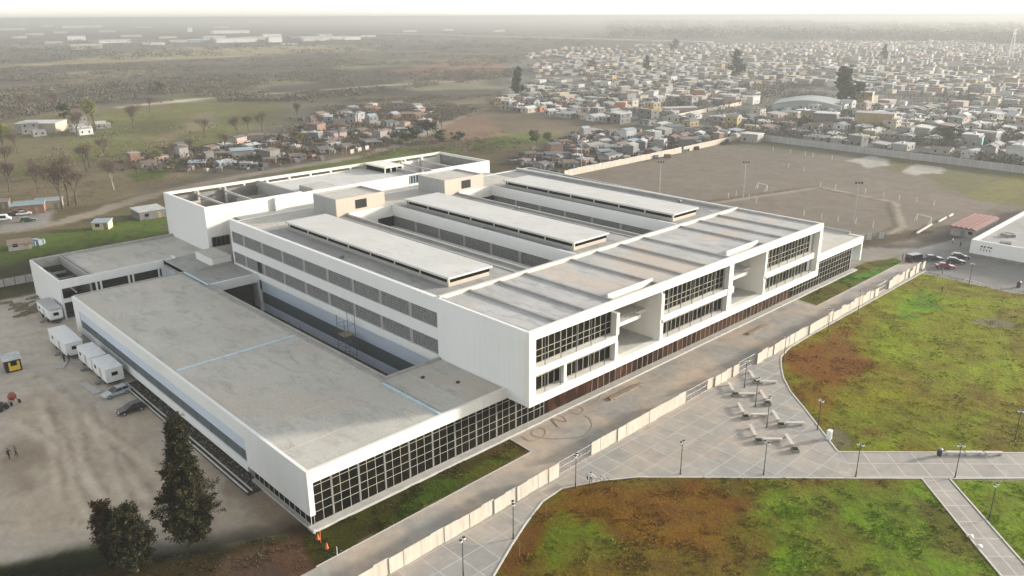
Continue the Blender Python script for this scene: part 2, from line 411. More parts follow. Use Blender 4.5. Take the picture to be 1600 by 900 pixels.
for pl_, cl_ in ((((60, 118), (180, 108), (260, 112), (160, 126)), (.22, .20, .12)), (((330, 128), (460, 118), (520, 124), (400, 140)), (.19, .17, .11)), (((500, 98), (640, 92), (660, 102), (540, 110)), (.17, .17, .11)), (((240, 150), (420, 138), (440, 150), (260, 162)), (.15, .16, .08)),
    (((20, 130), (140, 122), (150, 140), (30, 150)), (.16, .13, .10)), (((600, 128), (760, 122), (780, 138), (640, 142)), (.20, .18, .13)), (((260, 185), (380, 170), (400, 185), (290, 205)), (.15, .165, .07)), (((120, 195), (220, 190), (230, 215), (130, 225)), (.15, .16, .07)), (((0, 70), (200, 60), (260, 64), (40, 76)), (.20, .19, .15)), (((600, 60), (900, 52), (940, 60), (640, 70)), (.18, .18, .14)), (((300, 180), (330, 176), (320, 200), (250, 220)), (.24, .19, .13))):
    zone(poly_px(*pl_), cl_, 8, 14, .2, 30, .85)
zone(ribbon(poly_px((180, 168), (300, 156), (420, 146), (560, 136), (680, 128), (760, 126)), 9), (.42, .38, .30), 3, 3, 0, 20)
zone(ribbon(poly_px((780, 150), (830, 160), (920, 175), (1040, 190), (1165, 205)), 6), (.30, .29, .27), 2, 2, 0, 20)
# sports field
FIELD = [(157, 134), (330, 137), (322, 9), (318, -60), (232, -14), (205, -3), (186, -2), (180, 9), (160, 16)]
zone(FIELD, (.235, .20, .165), 3, 5, .05, 14)
zone([(300, 60), (322, 62), (320, -40), (255, -25), (262, 10), (290, 30)], (.17, .165, .085), 4, 7, .4, 12)
zone([(300, 137), (330, 137), (322, 60), (312, 60)], (.17, .17, .12), 3, 5, .3, 10)
for p in (poly_px((1322, 251), (1360, 243), (1392, 249), (1388, 258), (1360, 262)), poly_px((1405, 268), (1432, 256), (1480, 262), (1470, 271), (1435, 274))): zone(p, (.47, .45, .40), 1.0, 2, 0, 5)
FR = [(242, 54), (205, 63.5), (160, 75), (160, 73.5), (204, 62), (241, 52.5)]
zone(ribbon([(242, 55), (205, 65.5), (160, 77)], 2.2), (.15, .13, .09), .8, .8, .4, 4)
zone(FR, (.42, .36, .28), .8, .5, 0, 4)
zone(ribbon([(186, 8), (204, 9), (235, 23.5), (242, 53)], 1.8), (.40, .35, .27), .6, .5, 0, 4)
zone(ribbon([(187, 10.5), (203, 11), (233, 25.5), (240, 54)], 1.4), (.14, .12, .085), .6, .5, .3, 4)
zone([(158, 20), (164, 20), (188, 10), (205, 4), (205, 0), (186, 3), (172, 10), (156, 14)], (.09, .075, .055), 1.2, 1.5, .4, 4)
# building yard
zone([(-200, 124.5), (-200, -2), (-30, 20), (-19, 17), (-13.5, 10.0), (-2, 5), (5, 3), (5, 124.5)], (.32, .29, .25), 1.2, 1.5, 0, 5)
zone(poly_px((0, 640), (60, 600), (140, 640), (250, 640), (330, 760), (470, 790), (490, 830), (300, 850), (0, 860)), (.31, .26, .205), 5, 6, .1, 7, .8)
zone(poly_px((0, 690), (60, 680), (90, 720), (40, 760), (0, 750)), (.20, .165, .125), 2, 3, .1, 4, .8)
zone(poly_px((330, 690), (480, 800), (490, 838), (420, 830), (330, 740)), (.17, .135, .105), 1.5, 2, .2, 4, .8)
for tr_ in (((20, 660), (90, 700), (150, 770), (230, 800)), ((160, 650), (170, 700), (230, 780)), ((60, 640), (95, 690), (110, 760), (150, 830)), ((110, 640), (125, 720), (165, 790)), ((60, 620), (80, 700), (90, 790)), ((130, 640), (160, 700), (185, 760), (200, 800)), ((0, 600), (60, 590), (140, 660), (280, 760)), ((0, 830), (90, 815), (150, 825))):
    zone(ribbon(poly_px(*tr_), .9), (.40, .345, .275), .5, .5, 0, 2, .7)
    zone(ribbon(poly_px(*[(q[0]+14, q[1]-4) for q in tr_]), .5), (.20, .165, .125), .4, .5, 0, 2, .6)
zone([(-200, 0), (-29, 19.6), (-19, 16.2), (-13.5, 8.2), (-4, 3.6), (1, 1), (-3, -8), (-60, -60), (-300, -90)], (.017, .020, .009), 1.0, 1.6, .6, 5)
zone(poly_px((330, 900), (350, 868), (480, 830), (500, 850), (510, 880), (480, 920), (330, 920)), (.115, .072, .05), 1.5, 1.6, .3, 5)
zone([(0, 0), (-3, -8), (-20, -25), (-30, -60), (160, -60), (200, -20), (160, 20), (10, 0)], (.34, .31, .27), .8, .6, 0, 5)
# lawns in front
zone([(-1.5, 0.6), (33.4, 0.6), (32.9, -5.1), (-3.2, -6.0)], (.034, .034, .014), .4, .3, 1, 2)
zone([(18, -1.5), (32, -3), (31.5, -4.8), (8, -5)], (.048, .068, .014), 1.0, 1, 1, 2)
zone([(121.7, .9), (120.6, -5.2), (166.8, -5.3), (170, -2.5), (160.4, 1.5)], (.075, .085, .022), .5, .4, 1, 3)
zone([(140, -1), (150, -5), (166, -5.2), (168, -3.2)], (.085, .15, .03), 1.0, 1, 1, 3)
zone(LAWN_BIG, (.135, .130, .020), .3, .2, 1, 3)
zone(poly_px((1224, 565), (1290, 510), (1340, 500), (1350, 580), (1290, 640), (1250, 620)), (.135, .072, .03), 3, 4, .8, 7, .85)
zone(poly_px((1440, 430), (1340, 490), (1380, 560), (1480, 620), (1600, 600), (1600, 470), (1500, 445)), (.150, .170, .016), 3.5, 5, 1, 8, .9)
zone(poly_px((1400, 470), (1440, 455), (1480, 480), (1460, 500), (1410, 500)), (.10, .16, .018), 1.5, 2, 1, 3, .8)
zone(poly_px((1430, 490), (1600, 490), (1600, 550), (1470, 560)), (.14, .145, .022), 2, 4, 1, 6, .8)
zone(poly_px((1300, 640), (1600, 640), (1600, 700), (1320, 700)), (.125, .135, .02), 1.5, 2, 1, 4, .8)
zone(poly_px((1285, 680), (1310, 668), (1340, 702), (1310, 706)), (.17, .16, .12), .6, 1, .3, 2, .8)
zone(poly_px((1500, 500), (1560, 495), (1600, 512), (1560, 515)), (.20, .19, .15), .5, 1, .3, 2, .7)
zone(LAWN_FRONT, (.088, .076, .022), .3, .2, 1, 3)
zone(poly_px((900, 760), (1080, 750), (1200, 780), (1120, 850), (980, 860), (880, 800)), (.12, .074, .028), 2, 3, .9, 5, .8)
zone(poly_px((1200, 755), (1440, 755), (1530, 860), (1560, 930), (1180, 930), (1190, 830)), (.10, .135, .018), 2.5, 3.5, 1, 4, .9)
zone(poly_px((1420, 770), (1480, 800), (1540, 880), (1460, 840)), (.075, .075, .028), .8, 1, .7, 3, .8)
zone(poly_px((850, 820), (960, 800), (960, 880), (860, 900)), (.085, .105, .02), 1.5, 2.5, 1, 3, .8)
zone(poly_px((780, 880), (850, 790), (870, 790), (830, 860), (810, 910)), (.115, .065, .035), .6, 1, .6, 3, .8)
zone(LAWN3, (.115, .145, .018), .3, .2, 1, 3)
zone([(178, -2), (168, -9.0), (161, -12), (160, -33), (260, -130), (300, -60), (232, -14), (205, -8)], (.35, .345, .335), .3, .1, 0, 3)

def ground_axes():
    def seg(a, b_, s): return list(np.arange(a, b_-1e-6, s))
    xs = seg(-16000, -2000, 1000)+seg(-2000, -400, 100)+seg(-400, -60, 10)+seg(-60, 170, .55)+seg(170, 420, 2)+seg(420, 1300, 8)+seg(1300, 3000, 50)+seg(3000, 17000, 1000)+[17000]
    ys = seg(-16000, -2000, 1000)+seg(-2000, -300, 100)+seg(-300, -100, 8)+seg(-100, 20, .5)+seg(20, 140, 1.2)+seg(140, 420, 2.4)+seg(420, 1300, 10)+seg(1300, 3000, 50)+seg(3000, 17000, 1000)+[17000]
    return np.array(xs), np.array(ys)
xs, ys = ground_axes()
GX, GY = np.meshgrid(xs, ys, indexing='xy'); P = np.stack([GX.ravel(), GY.ravel()], 1)
col = np.tile(np.array([.13, .12, .095]), (len(P), 1)); grass = np.zeros(len(P))
for poly, c, soft, na, g, nsc, a in Z:
    pa = np.array(poly); mx = soft+na+2
    sel = np.where((P[:, 0] > pa[:, 0].min()-mx) & (P[:, 0] < pa[:, 0].max()+mx) & (P[:, 1] > pa[:, 1].min()-mx) & (P[:, 1] < pa[:, 1].max()+mx))[0]
    if not len(sel): continue
    Q = P[sel]; d = sdist(Q, poly)+(vn(Q, nsc)-.5)*2*na*1.4
    k = np.clip(.5-d/(2*soft), 0, 1)*a; k = k*k*(3-2*k)
    col[sel] = col[sel]*(1-k[:, None])+np.array(c)*k[:, None]; grass[sel] = grass[sel]*(1-k)+g*k
# lawn unevenness and far-country mottling (the soil's own colour)
mt = vn2(P, 9, 5); mt2 = vn(P+311, 60, 5)
col *= (1+(mt2[:, None]-.5)*np.where(P[:, 1:2] > 150, 1.1, .25))
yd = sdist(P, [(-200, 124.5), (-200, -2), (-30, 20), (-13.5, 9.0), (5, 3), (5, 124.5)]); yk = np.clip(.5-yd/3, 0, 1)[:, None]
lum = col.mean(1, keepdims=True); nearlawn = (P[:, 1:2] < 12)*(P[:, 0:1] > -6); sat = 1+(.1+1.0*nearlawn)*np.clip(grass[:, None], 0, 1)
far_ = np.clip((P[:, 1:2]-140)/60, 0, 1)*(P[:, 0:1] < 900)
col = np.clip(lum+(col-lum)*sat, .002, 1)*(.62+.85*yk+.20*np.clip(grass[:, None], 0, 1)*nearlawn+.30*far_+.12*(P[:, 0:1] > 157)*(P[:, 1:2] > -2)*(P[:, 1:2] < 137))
brown = np.clip((mt-.52)*6, 0, 1)*np.clip(grass*1.4-.4, 0, 1)*.45
col = col*(1-brown[:, None])+np.array([.12, .068, .014])*brown[:, None]
near = ((P[:, 0] > -100) & (P[:, 0] < 260) & (P[:, 1] > -120) & (P[:, 1] < 6))
zz = np.where(near, np.clip(grass-.5, 0, 1)*2*(vn2(P, 3.2, 4)-.35)*.42, 0)
for poly in (LAWN_BIG, LAWN_FRONT, LAWN3): pass
inl = np.minimum(np.minimum(sdist(P[near], LAWN_BIG), sdist(P[near], LAWN_FRONT)), sdist(P[near], LAWN3))
zn = zz[near]; zn = np.where(inl < 0, np.maximum(zn*np.clip(-inl/1.2, 0, 1), 0)+.05, np.minimum(zn, 0)*0); zz[near] = zn
dirtz = ((P[:, 0] < -1.6) & (P[:, 0] > -60) & (P[:, 1] > 0) & (P[:, 1] < 130)); zz[dirtz] = (vn(P[dirtz], 5, 5)-.5)*.18-.06
nx, ny = len(xs), len(ys)
me = bpy.data.meshes.new('ground'); me.vertices.add(len(P)); me.vertices.foreach_set('co', np.column_stack([P, zz]).astype(np.float32).ravel())
ii = (np.arange(ny-1)[:, None]*nx+np.arange(nx-1)[None, :]).ravel()
F = np.stack([ii, ii+1, ii+nx+1, ii+nx], 1).astype(np.int32)
me.loops.add(F.size); me.loops.foreach_set('vertex_index', F.ravel()); me.polygons.add(len(F)); me.polygons.foreach_set('loop_start', np.arange(0, F.size, 4, dtype=np.int32))
me.polygons.foreach_set('loop_total', np.full(len(F), 4, dtype=np.int32)); me.polygons.foreach_set('use_smooth', np.ones(len(F), bool)); me.update(calc_edges=True)
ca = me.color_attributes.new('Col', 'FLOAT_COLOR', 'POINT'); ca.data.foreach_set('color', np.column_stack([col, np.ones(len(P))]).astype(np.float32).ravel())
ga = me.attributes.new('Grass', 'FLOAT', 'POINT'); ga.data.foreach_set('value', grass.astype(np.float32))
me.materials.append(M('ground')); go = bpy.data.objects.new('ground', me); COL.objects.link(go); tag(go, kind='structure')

# grass tufts standing in the lawns, tinted like the turf below them
def grass_tufts():
    r_ = np.random.default_rng(12); pts = []
    for poly, n_, bb in ((LAWN_BIG, 26000, (62, 165, -75, -12)), (LAWN_FRONT, 26000, (8, 67, -66, -14)), (LAWN3, 9000, (54, 95, -85, -49)), ([(-1.2, .4), (33.2, .4), (32.6, -5), (-2.8, -5.8)], 5000, (-3, 33, -6, .4)), ([(121.9, .7), (120.9, -5.0), (166.5, -5.1), (160, 1.2)], 3500, (120, 167, -5.2, 1.2)), ([(-30, 19), (-13.5, 8), (0, 1), (-3, -8), (-30, -20)], 5000, (-30, 0, -20, 19))):
        q = np.column_stack([r_.uniform(bb[0], bb[1], n_), r_.uniform(bb[2], bb[3], n_)]); q = q[sdist(q, poly) < -.15]
        q = q[vn2(q+55, 2.2, 4) > .52+.14*r_.random(len(q))]; pts.append(q)
    q = np.concatenate(pts); n_ = len(q); xi = np.clip(np.searchsorted(xs, q[:, 0])-1, 0, nx-2); yi = np.clip(np.searchsorted(ys, q[:, 1])-1, 0, ny-2); id_ = yi*nx+xi
    base = np.clip(col[id_]*r_.uniform(.95, 1.8, (n_, 1))*np.array([1.1, 1.12, .9]), 0, 1); z0 = zz[id_]
    B_ = 5; V = []; C_ = []
    for b_ in range(B_):
        a = r_.uniform(0, 6.283, n_); h = r_.uniform(.05, .17, n_); w_ = r_.uniform(.05, .14, n_); ox = r_.normal(0, .12, n_); oy = r_.normal(0, .12, n_)
        cx, cy = q[:, 0]+ox, q[:, 1]+oy; p0 = np.column_stack([cx-w_*np.cos(a), cy-w_*np.sin(a), z0-.02]); p1 = np.column_stack([cx+w_*np.cos(a), cy+w_*np.sin(a), z0-.02]); p2 = np.column_stack([cx+r_.normal(0, .09, n_), cy+r_.normal(0, .09, n_), z0+h])
        V.append(np.stack([p0, p1, p2], 1)); C_.append(np.repeat(base[:, None, :], 3, 1))
    V = np.concatenate(V).reshape(-1, 3); C_ = np.concatenate(C_).reshape(-1, 3); k = len(V)//3
    me = bpy.data.meshes.new('grass'); me.vertices.add(len(V)); me.vertices.foreach_set('co', V.astype(np.float32).ravel()); me.loops.add(len(V)); me.loops.foreach_set('vertex_index', np.arange(len(V), dtype=np.int32))
    me.polygons.add(k); me.polygons.foreach_set('loop_start', np.arange(0, len(V), 3, dtype=np.int32)); me.polygons.foreach_set('loop_total', np.full(k, 3, dtype=np.int32)); me.update(calc_edges=True)
    ca = me.color_attributes.new('Col', 'FLOAT_COLOR', 'POINT'); ca.data.foreach_set('color', np.column_stack([C_, np.ones(len(C_))]).astype(np.float32).ravel())
    me.materials.append(M('painted_mass')); o = bpy.data.objects.new('grass', me); COL.objects.link(o); tag(o, 'tufts of patchy green and brown grass on the lawns', 'grass', kind='stuff')
grass_tufts()

# air: thin haze over the plain
hz = MB().box(-16500, 17500, -16500, 17500, -1.5, 63).build('haze', 'concrete'); tag(hz, kind='stuff', label='pale morning haze over the plain')
hm = bpy.data.materials.new('haze'); hm.use_nodes = True; hn = hm.node_tree; hn.nodes.remove(hn.nodes['Principled BSDF'])
pv = hn.nodes.new('ShaderNodeVolumePrincipled'); pv.inputs['Color'].default_value = (.455, .465, .465, 1); pv.inputs['Density'].default_value = .00036
pv.inputs['Anisotropy'].default_value = .25
hn.links.new(pv.outputs[0], hn.nodes['Material Output'].inputs['Volume']); hz.data.materials[0] = hm

# paved surfaces ---------------------------------------------------
def sheet(name, poly, mat, z=.03, th=.12, label=None):
    o = MB().prism(poly, z-th, z).build(name, mat); return tag(o, kind='structure', label=label)
le = [(-12, -14.0), (166, -12.0)]
plaza = [(-12, -6.0), (33.0, -5.3), (33.4, .9), (40, 1.0), (121.6, .9), (120.6, -5.2), (167.5, -5.2), (172, -8.5), (163.6, -12.2), (103.0, -12.3), (95, -12.5), (90, -13.5), (86, -15.7), (82, -18.3), (78, -21.7), (73.8, -26.4), (64.6, -36.2)]
front_edge = [(42.7, -24.3), (38.6, -20.2), (34, -17.1), (29, -14.8), (25, -15.1), (20, -17.0), (15.3, -19.1), (10.6, -21.4), (4, -27), (-20, -50), (-20, -20)]
sheet('promenade_paving', [(-14, -6.3), (-3, -6.1), (32.9, -5.3), (33.4, .2), (121.5, .2), (120.6, -5.4), (167.5, -5.4), (170, -9.0), (165.4, -11.5), (-12, -13.0)], 'promenade', .06)
sheet('plaza_paving', [(-12, -13.0), (165.4, -11.5), (163.6, -12.3)]+plaza[9:]+[(59.8, -41.5)]+front_edge, 'plaza_paving', .066)
sheet('lawn_path', [(64.6, -36.3), (160, -131.9), (155.2, -136.7), (59.8, -41.3)], 'path_paving', .072)
sheet('branch_path', [(66.0, -47.6), (68.3, -49.9), (57.3, -60.6), (20, -98), (17.7, -95.5), (54.8, -58.2)], 'path_paving', .068)
def kerb(pts, closed=False, wd=.22, z=.13, name='kerb_strip'):
    m_ = MB(); n_ = len(pts)
    for i in range(n_-1+(1 if closed else 0)):
        a = Vector(pts[i]); b_ = Vector(pts[(i+1) % n_]); d = b_-a
        if d.length < .05: continue
        c = (a+b_)/2; m_.obox(c.x, c.y, 0, d.length+.02*(i % 2), wd, z+.003*(i % 2), math.atan2(d.y, d.x))
    return tag(m_.build(name, 'kerb'), kind='structure')
kerb(plaza[8:]+[(84, -55.6), (160, -131.6)])
kerb(front_edge[::-1][1:]+[(65.9, -47.3)])
kerb([(66.0, -47.3), (54.7, -58.1), (17.5, -95.3)], name='kerb_strip'); kerb([(160, -137), (68.6, -50.0), (57.4, -60.8), (20.2, -98)])
kerb([(-3, -6.0), (32.9, -5.2), (33.3, .3)], wd=.15, z=.1); kerb([(121.5, .3), (120.6, -5.3), (167, -5.3)], wd=.15, z=.1)

# ------------------------------------------------------------------ the building
B = thing('institutional_building', 'huge white three storey complex with flat concrete roofs and gridded glass fronts', 'building')
def grid_lines(m_, a0, a1, step, zs, plane, fixed, th=.07, dep=.10, z0=None, z1=None, firsts=None):
    z0 = zs[0] if z0 is None else z0; z1 = zs[-1] if z1 is None else z1
    k = a0
    while k <= a1+.01:
        if plane == 'Y': m_.box(k-th/2, k+th/2, fixed-dep, fixed, z0, z1)
        else: m_.box(fixed-dep, fixed, k-th/2, k+th/2, z0, z1)
        k += step
    for z in zs:
        if plane == 'Y': m_.box(a0, a1, fixed-dep*.8, fixed+.002, z-th/2, z+th/2)
        else: m_.box(fixed-dep*.8, fixed+.002, a0, a1, z-th/2, z+th/2)
# --- low front wing: X 0..33, Y 0..89, top 8.3
bx('front_fascia', 'white_clean', B, (0, 33.0, 0, .5, 6.75, 8.45), (0, .7, 0.002, .5, 2.3, 6.75), (.46, .7, .5, .9, 2.3, 6.75))
bx('side_wall', 'white_render', B, (0, .45, .5, 16.5, 2.2, 8.45), (0, .45, 16.5, 89.2, 6.3, 8.45), (0, .45, 16.5, 89.2, 1.3, 2.75), (0, .4, 86, 89.2, 2.75, 6.3))
bx('panel_band', 'blue_render', B, (.12, .4, 16.5, 86, 4.4, 6.3))
wb = bx('window_band', 'slate_band', B, (.2, .4, 16.5, 86, 2.75, 4.4))
m_ = MB(); 
for k in range(14): m_.box(.13, .2, 18+k*5, 18.08+k*5, 2.76, 4.39)
m_.build('mullions', 'grey_metal', wb)
bx('recessed_base', 'dark_concrete', B, (.9, 1.1, 16, 89, 0, 1.3), (.5, .6, 16, 16.2, 0, 1.3))
g = bx('side_glazing', 'glass_dark', B, (.6, .75, 1.0, 15.9, .3, 2.25))
m_ = MB(); grid_lines(m_, 1.0, 15.9, 1.35, [.35, 2.15], 'X', .6, .07, .08); m_.build('mullions', 'mullion', g)
bx('plinth', 'concrete_plain', B, (.02, 40.5, -.25, 1.0, 0, .38), (.1, .6, 1.0, 16, 0, .3))
roof = bx('front_wing_roof', 'roof_grey', B, (.45, 21.4, .5, 89.1, 7.7, 8.3), (21.4, 32.8, .5, 15.2, 7.7, 8.22))
bx('roof_edge', 'concrete', B, (.45, 22.8, 89.1, 89.5, 7.2, 8.5), (21.4, 21.65, .5, 89.1, 8.15, 8.42), (22.25, 22.7, 15.2, 77, 7.2, 8.5), (22.7, 33.0, 15.2, 15.7, 6.6, 8.5), (21.65, 22.25, 15.2, 77, 8.0, 8.28))
bx('rear_wall', 'white_render', B, (.4, 22.6, 88.8, 89.1, 0, 7.7), (22.3, 22.6, 15.4, 77, 0, 7.2))
bx('roof_joint', 'kerb', B, (.5, 21.35, 14.35, 14.5, 8.303, 8.34), (25.8, 26.0, .6, 15.1, 8.223, 8.25), (.5, 21.35, 6.6, 6.66, 8.303, 8.325))
bx('roof_gutter', 'gutter_blue', B, (.8, 21.3, 40.0, 40.5, 8.305, 8.42), (20.75, 21.25, .7, 14.2, 8.305, 8.43), (22.0, 22.5, 77.2, 89.0, 8.29, 8.45))
def curtain(x0, x1, y, zb, zt, zs, step, glassmat, name='curtain_wall', z0=None):
    g_ = bx(name, glassmat, B, (x0, x1, y, y+.12, zb, zt))
    m_ = MB(); grid_lines(m_, x0, x1, step, zs, 'Y', y, .05, .05, zb, zt); m_.build('mullions', 'mullion', g_)
    return g_
curtain(.95, 41.8, .95, .38, 6.75, [.45, 2.0, 3.15, 4.4, 5.65], 1.333, 'glass_dark')
curtain(41.8, 51.8, .95, .38, 6.9, [.45], 10.0, 'glass_brown_reflect', 'lobby_glazing')
curtain(51.8, 120.2, .95, .38, 6.9, [.45, 3.4], 1.52, 'glass_brown_reflect', 'ground_glazing')
curtain(120.2, 149.9, .95, .38, 6.75, [.45, 2.0, 3.15, 4.4, 5.65], 1.35, 'glass_dark')
bx('plinth', 'concrete_plain', B, (40.52, 152, -.2, .95, 0, .36))
for k in range(9): bx('column', 'dark_concrete', B, (3.6+k*4.0, 3.85+k*4.0, .90, .946, .4, 6.7))
# --- courtyard between wings: X 22.7..33, Y 15.7..77
bx('courtyard_floor', 'soil', B, (22.6, 36, 15.5, 79, .02, .1))
bx('courtyard_wall', 'blue_render', B, (33.45, 33.7, 16, 76.5, 4.5, 7.4), (33.45, 33.7, 16, 76.5, .1, 1.85))
bx('courtyard_windows', 'slate_band', B, (33.55, 33.7, 16, 76.5, 1.85, 4.5))
bx('courtyard_beam', 'white_render', B, (32.9, 33.5, 16, 79, 7.3, 8.75), (22.72, 32.9, 77, 77.6, 6.6, 8.45), (22.72, 32.9, 82.0, 82.3, 0, 6.6))
bx('courtyard_back', 'interior_shade', B, (22.72, 33.4, 81.0, 81.2, .12, 6.6))  # dark wall colour stands in for the shade under the link roof
bx('courtyard_pillar', 'white_render', B, (32.8, 33.4, 76.5, 77.3, 0, 7.29))
# vegetation and rubble strip inside courtyard
m_ = MB(); rr = random.Random(4)
for k in range(900):
    y = rr.uniform(17, 75); x = rr.uniform(26, 33.2); s = rr.uniform(.1, .35); z = rr.uniform(.1, .5)*rr.random()
    a = rr.uniform(0, 6.28); m_.quad((x, y, z), (x+s*math.cos(a), y+s*math.sin(a), z+.05), (x+s*.5, y+.1, z+s))
tag(m_.build('weeds', 'weed'), 'low weeds growing along the courtyard wall', 'weeds', kind='stuff')
# --- connecting low roofs behind the wing
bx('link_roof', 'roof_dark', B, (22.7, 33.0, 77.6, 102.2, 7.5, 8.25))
bx('link_edge', 'concrete', B, (22.5, 22.69, 77.6, 89, 7.3, 8.47), (22.7, 23.0, 89.3, 102, 6.8, 8.4), (25.5, 32.9, 88.4, 88.8, 8.25, 8.75))
bx('link_wall', 'blue_render', B, (22.75, 22.95, 89.4, 102, 0, 6.8))
bx('roof_box', 'white_render', B, (28.6, 32.98, 89.0, 97.8, 8.25, 10.0))
bx('roof_box_cover', 'roof_grey', B, (28.6, 32.98, 89.0, 97.8, 10.0, 10.06))
# --- left annex: X 1..33, Y 101.5..123, open court at its left end
bx('annex_wall', 'white_render', B, (1, 1.4, 101.5, 123, 0, 8.4), (1.4, 25.4, 101.5, 101.9, 6.6, 8.4), (1.4, 8.2, 101.5, 101.9, 3.5, 4.4), (22.0, 25.4, 101.5, 101.9, 0, 6.6), (1.4, 25.4, 101.52, 101.85, 3.5, 4.4), (25.2, 25.6, 101.9, 104, 0, 8.4))
bx('annex_pillar', 'white_render', B, *[(x, x+.35, 101.55, 101.85, 0, 6.6) for x in (8.0, 8.9, 14.7, 15.6, 21.2)])
bx('annex_rear_wall', 'concrete', B, (1.4, 33, 122.2, 123, 0, 8.5))
bx('annex_roof', 'roof_grey', B, (7.9, 33, 101.9, 122.2, 7.6, 8.2))
bx('annex_inner_wall', 'grey_render', B, (6.9, 7.3, 101.9, 122.2, 0, 8.3), (7.5, 7.9, 101.9, 122.2, 6.9, 8.45), (7.3, 7.32, 106, 106.3, 0, 7.6))
bx('annex_shade_panel', 'interior_shade', B, (7.32, 25.3, 105, 105.2, 0.16, 7.58), (1.5, 6.7, 104.2, 104.3, .2, 3.4))  # dark sheets added to paint in shade behind the openings
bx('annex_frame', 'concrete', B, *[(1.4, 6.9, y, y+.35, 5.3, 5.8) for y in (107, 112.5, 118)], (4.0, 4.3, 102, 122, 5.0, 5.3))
bx('annex_floor', 'interior_shade', B, (1.4, 25, 101.9, 122.2, .02, .15))
bx('annex_shade_lining', 'interior_shade', B, (1.402, 1.5, 101.95, 122.1, .2, 6.3), (1.5, 6.88, 122.05, 122.19, .2, 6.3), (6.78, 6.898, 101.95, 122, .2, 6.3), (1.5, 6.7, 110, 118, 3.2, 3.4))  # added sheets, shade of the open court put into their colour
bx('annex_parapet', 'concrete', B, (7.9, 33, 121.6, 122.2, 8.2, 8.75))
# --- main block: X 33..120.6, front box overhangs to Y -4.6, top 18.4
bx('box_side_wall', 'white_render', B, (33, 33.45, -3.4, 15.9, 6.85, 18.4), (33, 33.45, 15.9, 88, 15.9, 18.4), (33, 33.45, 15.9, 88, 11.3, 13.3), (33, 33.45, 76.5, 88, 5.0, 8.7), (33.05, 33.45, 87.5, 88.0, 8.7, 11.3), (33.05, 33.45, 87.5, 88.0, 13.3, 15.9))
XP = [15.95+.3, 23.1, 31.6, 40.0, 48.5, 57.0, 65.4, 73.9, 82.0, 87.5]
for (za, zb) in ((13.3, 15.9), (8.75, 11.3)):
    for i in range(len(XP)-1):
        y0, y1 = XP[i], XP[i+1]
        bx('window_screen', 'screen_block', B, (33.22, 33.4, y0+(.42 if i else -.3), y1-.42 if i < 8 else y1, za+.002, zb-.002))
    bx('screen_pier', 'grey_render', B, *[(33.14, 33.42, y-.42, y+.42, za, zb) for y in XP[1:-1]])
bx('doorway', 'black_hole', B, (33.1, 33.2, 75.3, 76.8, 8.8, 11.3))
bx('main_under_wall', 'white_render', B, (33.72, 34.0, 2, 88, 0, 18), (33.9, 120, 87.4, 88, 0, 17.8), (120.2, 120.6, -3.4, 88, 6.85, 18.4))
# front zone roof with cross beams
bx('front_roof', 'roof_front', B, (33.45, 120.2, -2.2, 15.6, 17.4, 18.0), (33.45, 52.5, -4.0, -2.2, 17.4, 18.0), (64.1, 86.5, -4.0, -2.2, 17.4, 18.0), (97.7, 120.2, -4.0, -2.2, 17.4, 18.0))
BXs = [39.6, 46.1, 52.3, 64.0, 71.1, 78.2, 85.4, 91.8, 98.0, 105.0, 112.2]
for x in BXs+[58.2]:
    y0 = -2.2 if x in (58.2, 91.8) else -4.0
    if x == 91.8 or x == 58.2: continue
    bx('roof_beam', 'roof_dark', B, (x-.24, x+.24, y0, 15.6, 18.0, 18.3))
bx('ridge_beam', 'kerb', B, (33.46, 120.2, 15.6, 16.15, 17.5, 18.62))
bx('edge_beam', 'concrete', B, (33.45, 34.0, -4.0, 15.6, 18.0, 18.36)); bx('edge_beam', 'concrete', B, (119.8, 120.2, -4.0, 15.6, 18.0, 18.36))
bx('front_fascia', 'white_clean', B, (33, 120.6, -4.62, -4.0, 17.0, 18.42), (33, 120.6, -4.62, -3.4, 6.83, 8.2))
bx('box_side_wall', 'white_render', B, (33.0, 33.45, -4.0, -3.4, 17.0, 18.4)); bx('box_side_wall', 'white_render', B, (120.2, 120.6, -4.0, -3.4, 17.0, 18.4))
bx('front_fin', 'white_clean', B, (33.0, 34.3, -4.61, -3.4, 8.2, 17.0), (119.4, 120.62, -4.61, -3.4, 8.2, 17.0))
bx('overhang_soffit', 'white_clean', B, (33.5, 120.2, -3.4, 2.5, 6.87, 7.4))
bx('skylight_kerb', 'white_clean', B, (52.6, 64.1, -2.45, -2.2, 17.0, 18.75), (86.6, 97.6, -2.45, -2.2, 17.0, 18.75))
bx('slot_shade', 'black_hole', B, (52.6, 64.1, -4.0, -2.45, 16.9, 17.0), (86.6, 97.6, -4.0, -2.45, 16.9, 17.0))  # black sheet standing in for the shade down the open slot
GY_ = -3.3
def bay(x0, x1, post_at=None, left_post=False):
    g1 = bx('bay_glazing', 'glass_dark', B, (x0, x1, GY_, GY_+.12, 12.5, 17.0))
    m_ = MB(); grid_lines(m_, x0, x1, (x1-x0)/round((x1-x0)/1.32), [12.6, 13.6, 14.6, 16.3, 16.95], 'Y', GY_, .065, .09); m_.build('mullions', 'mullion', g1)
    g2 = bx('bay_glazing', 'glass_dark', B, (x0, x1, GY_, GY_+.12, 8.2, 11.3))
    m_ = MB(); grid_lines(m_, x0, x1, (x1-x0)/round((x1-x0)/1.32), [8.3, 10.4, 11.25], 'Y', GY_, .065, .09); m_.build('mullions', 'mullion', g2)
    bx('floor_slab', 'white_clean', B, (x0-.05, x1+.4, -4.5, GY_+.3, 11.3, 12.45))
bay(34.3, 52.4); bay(64.9, 84.6); bay(98.3, 117.6)
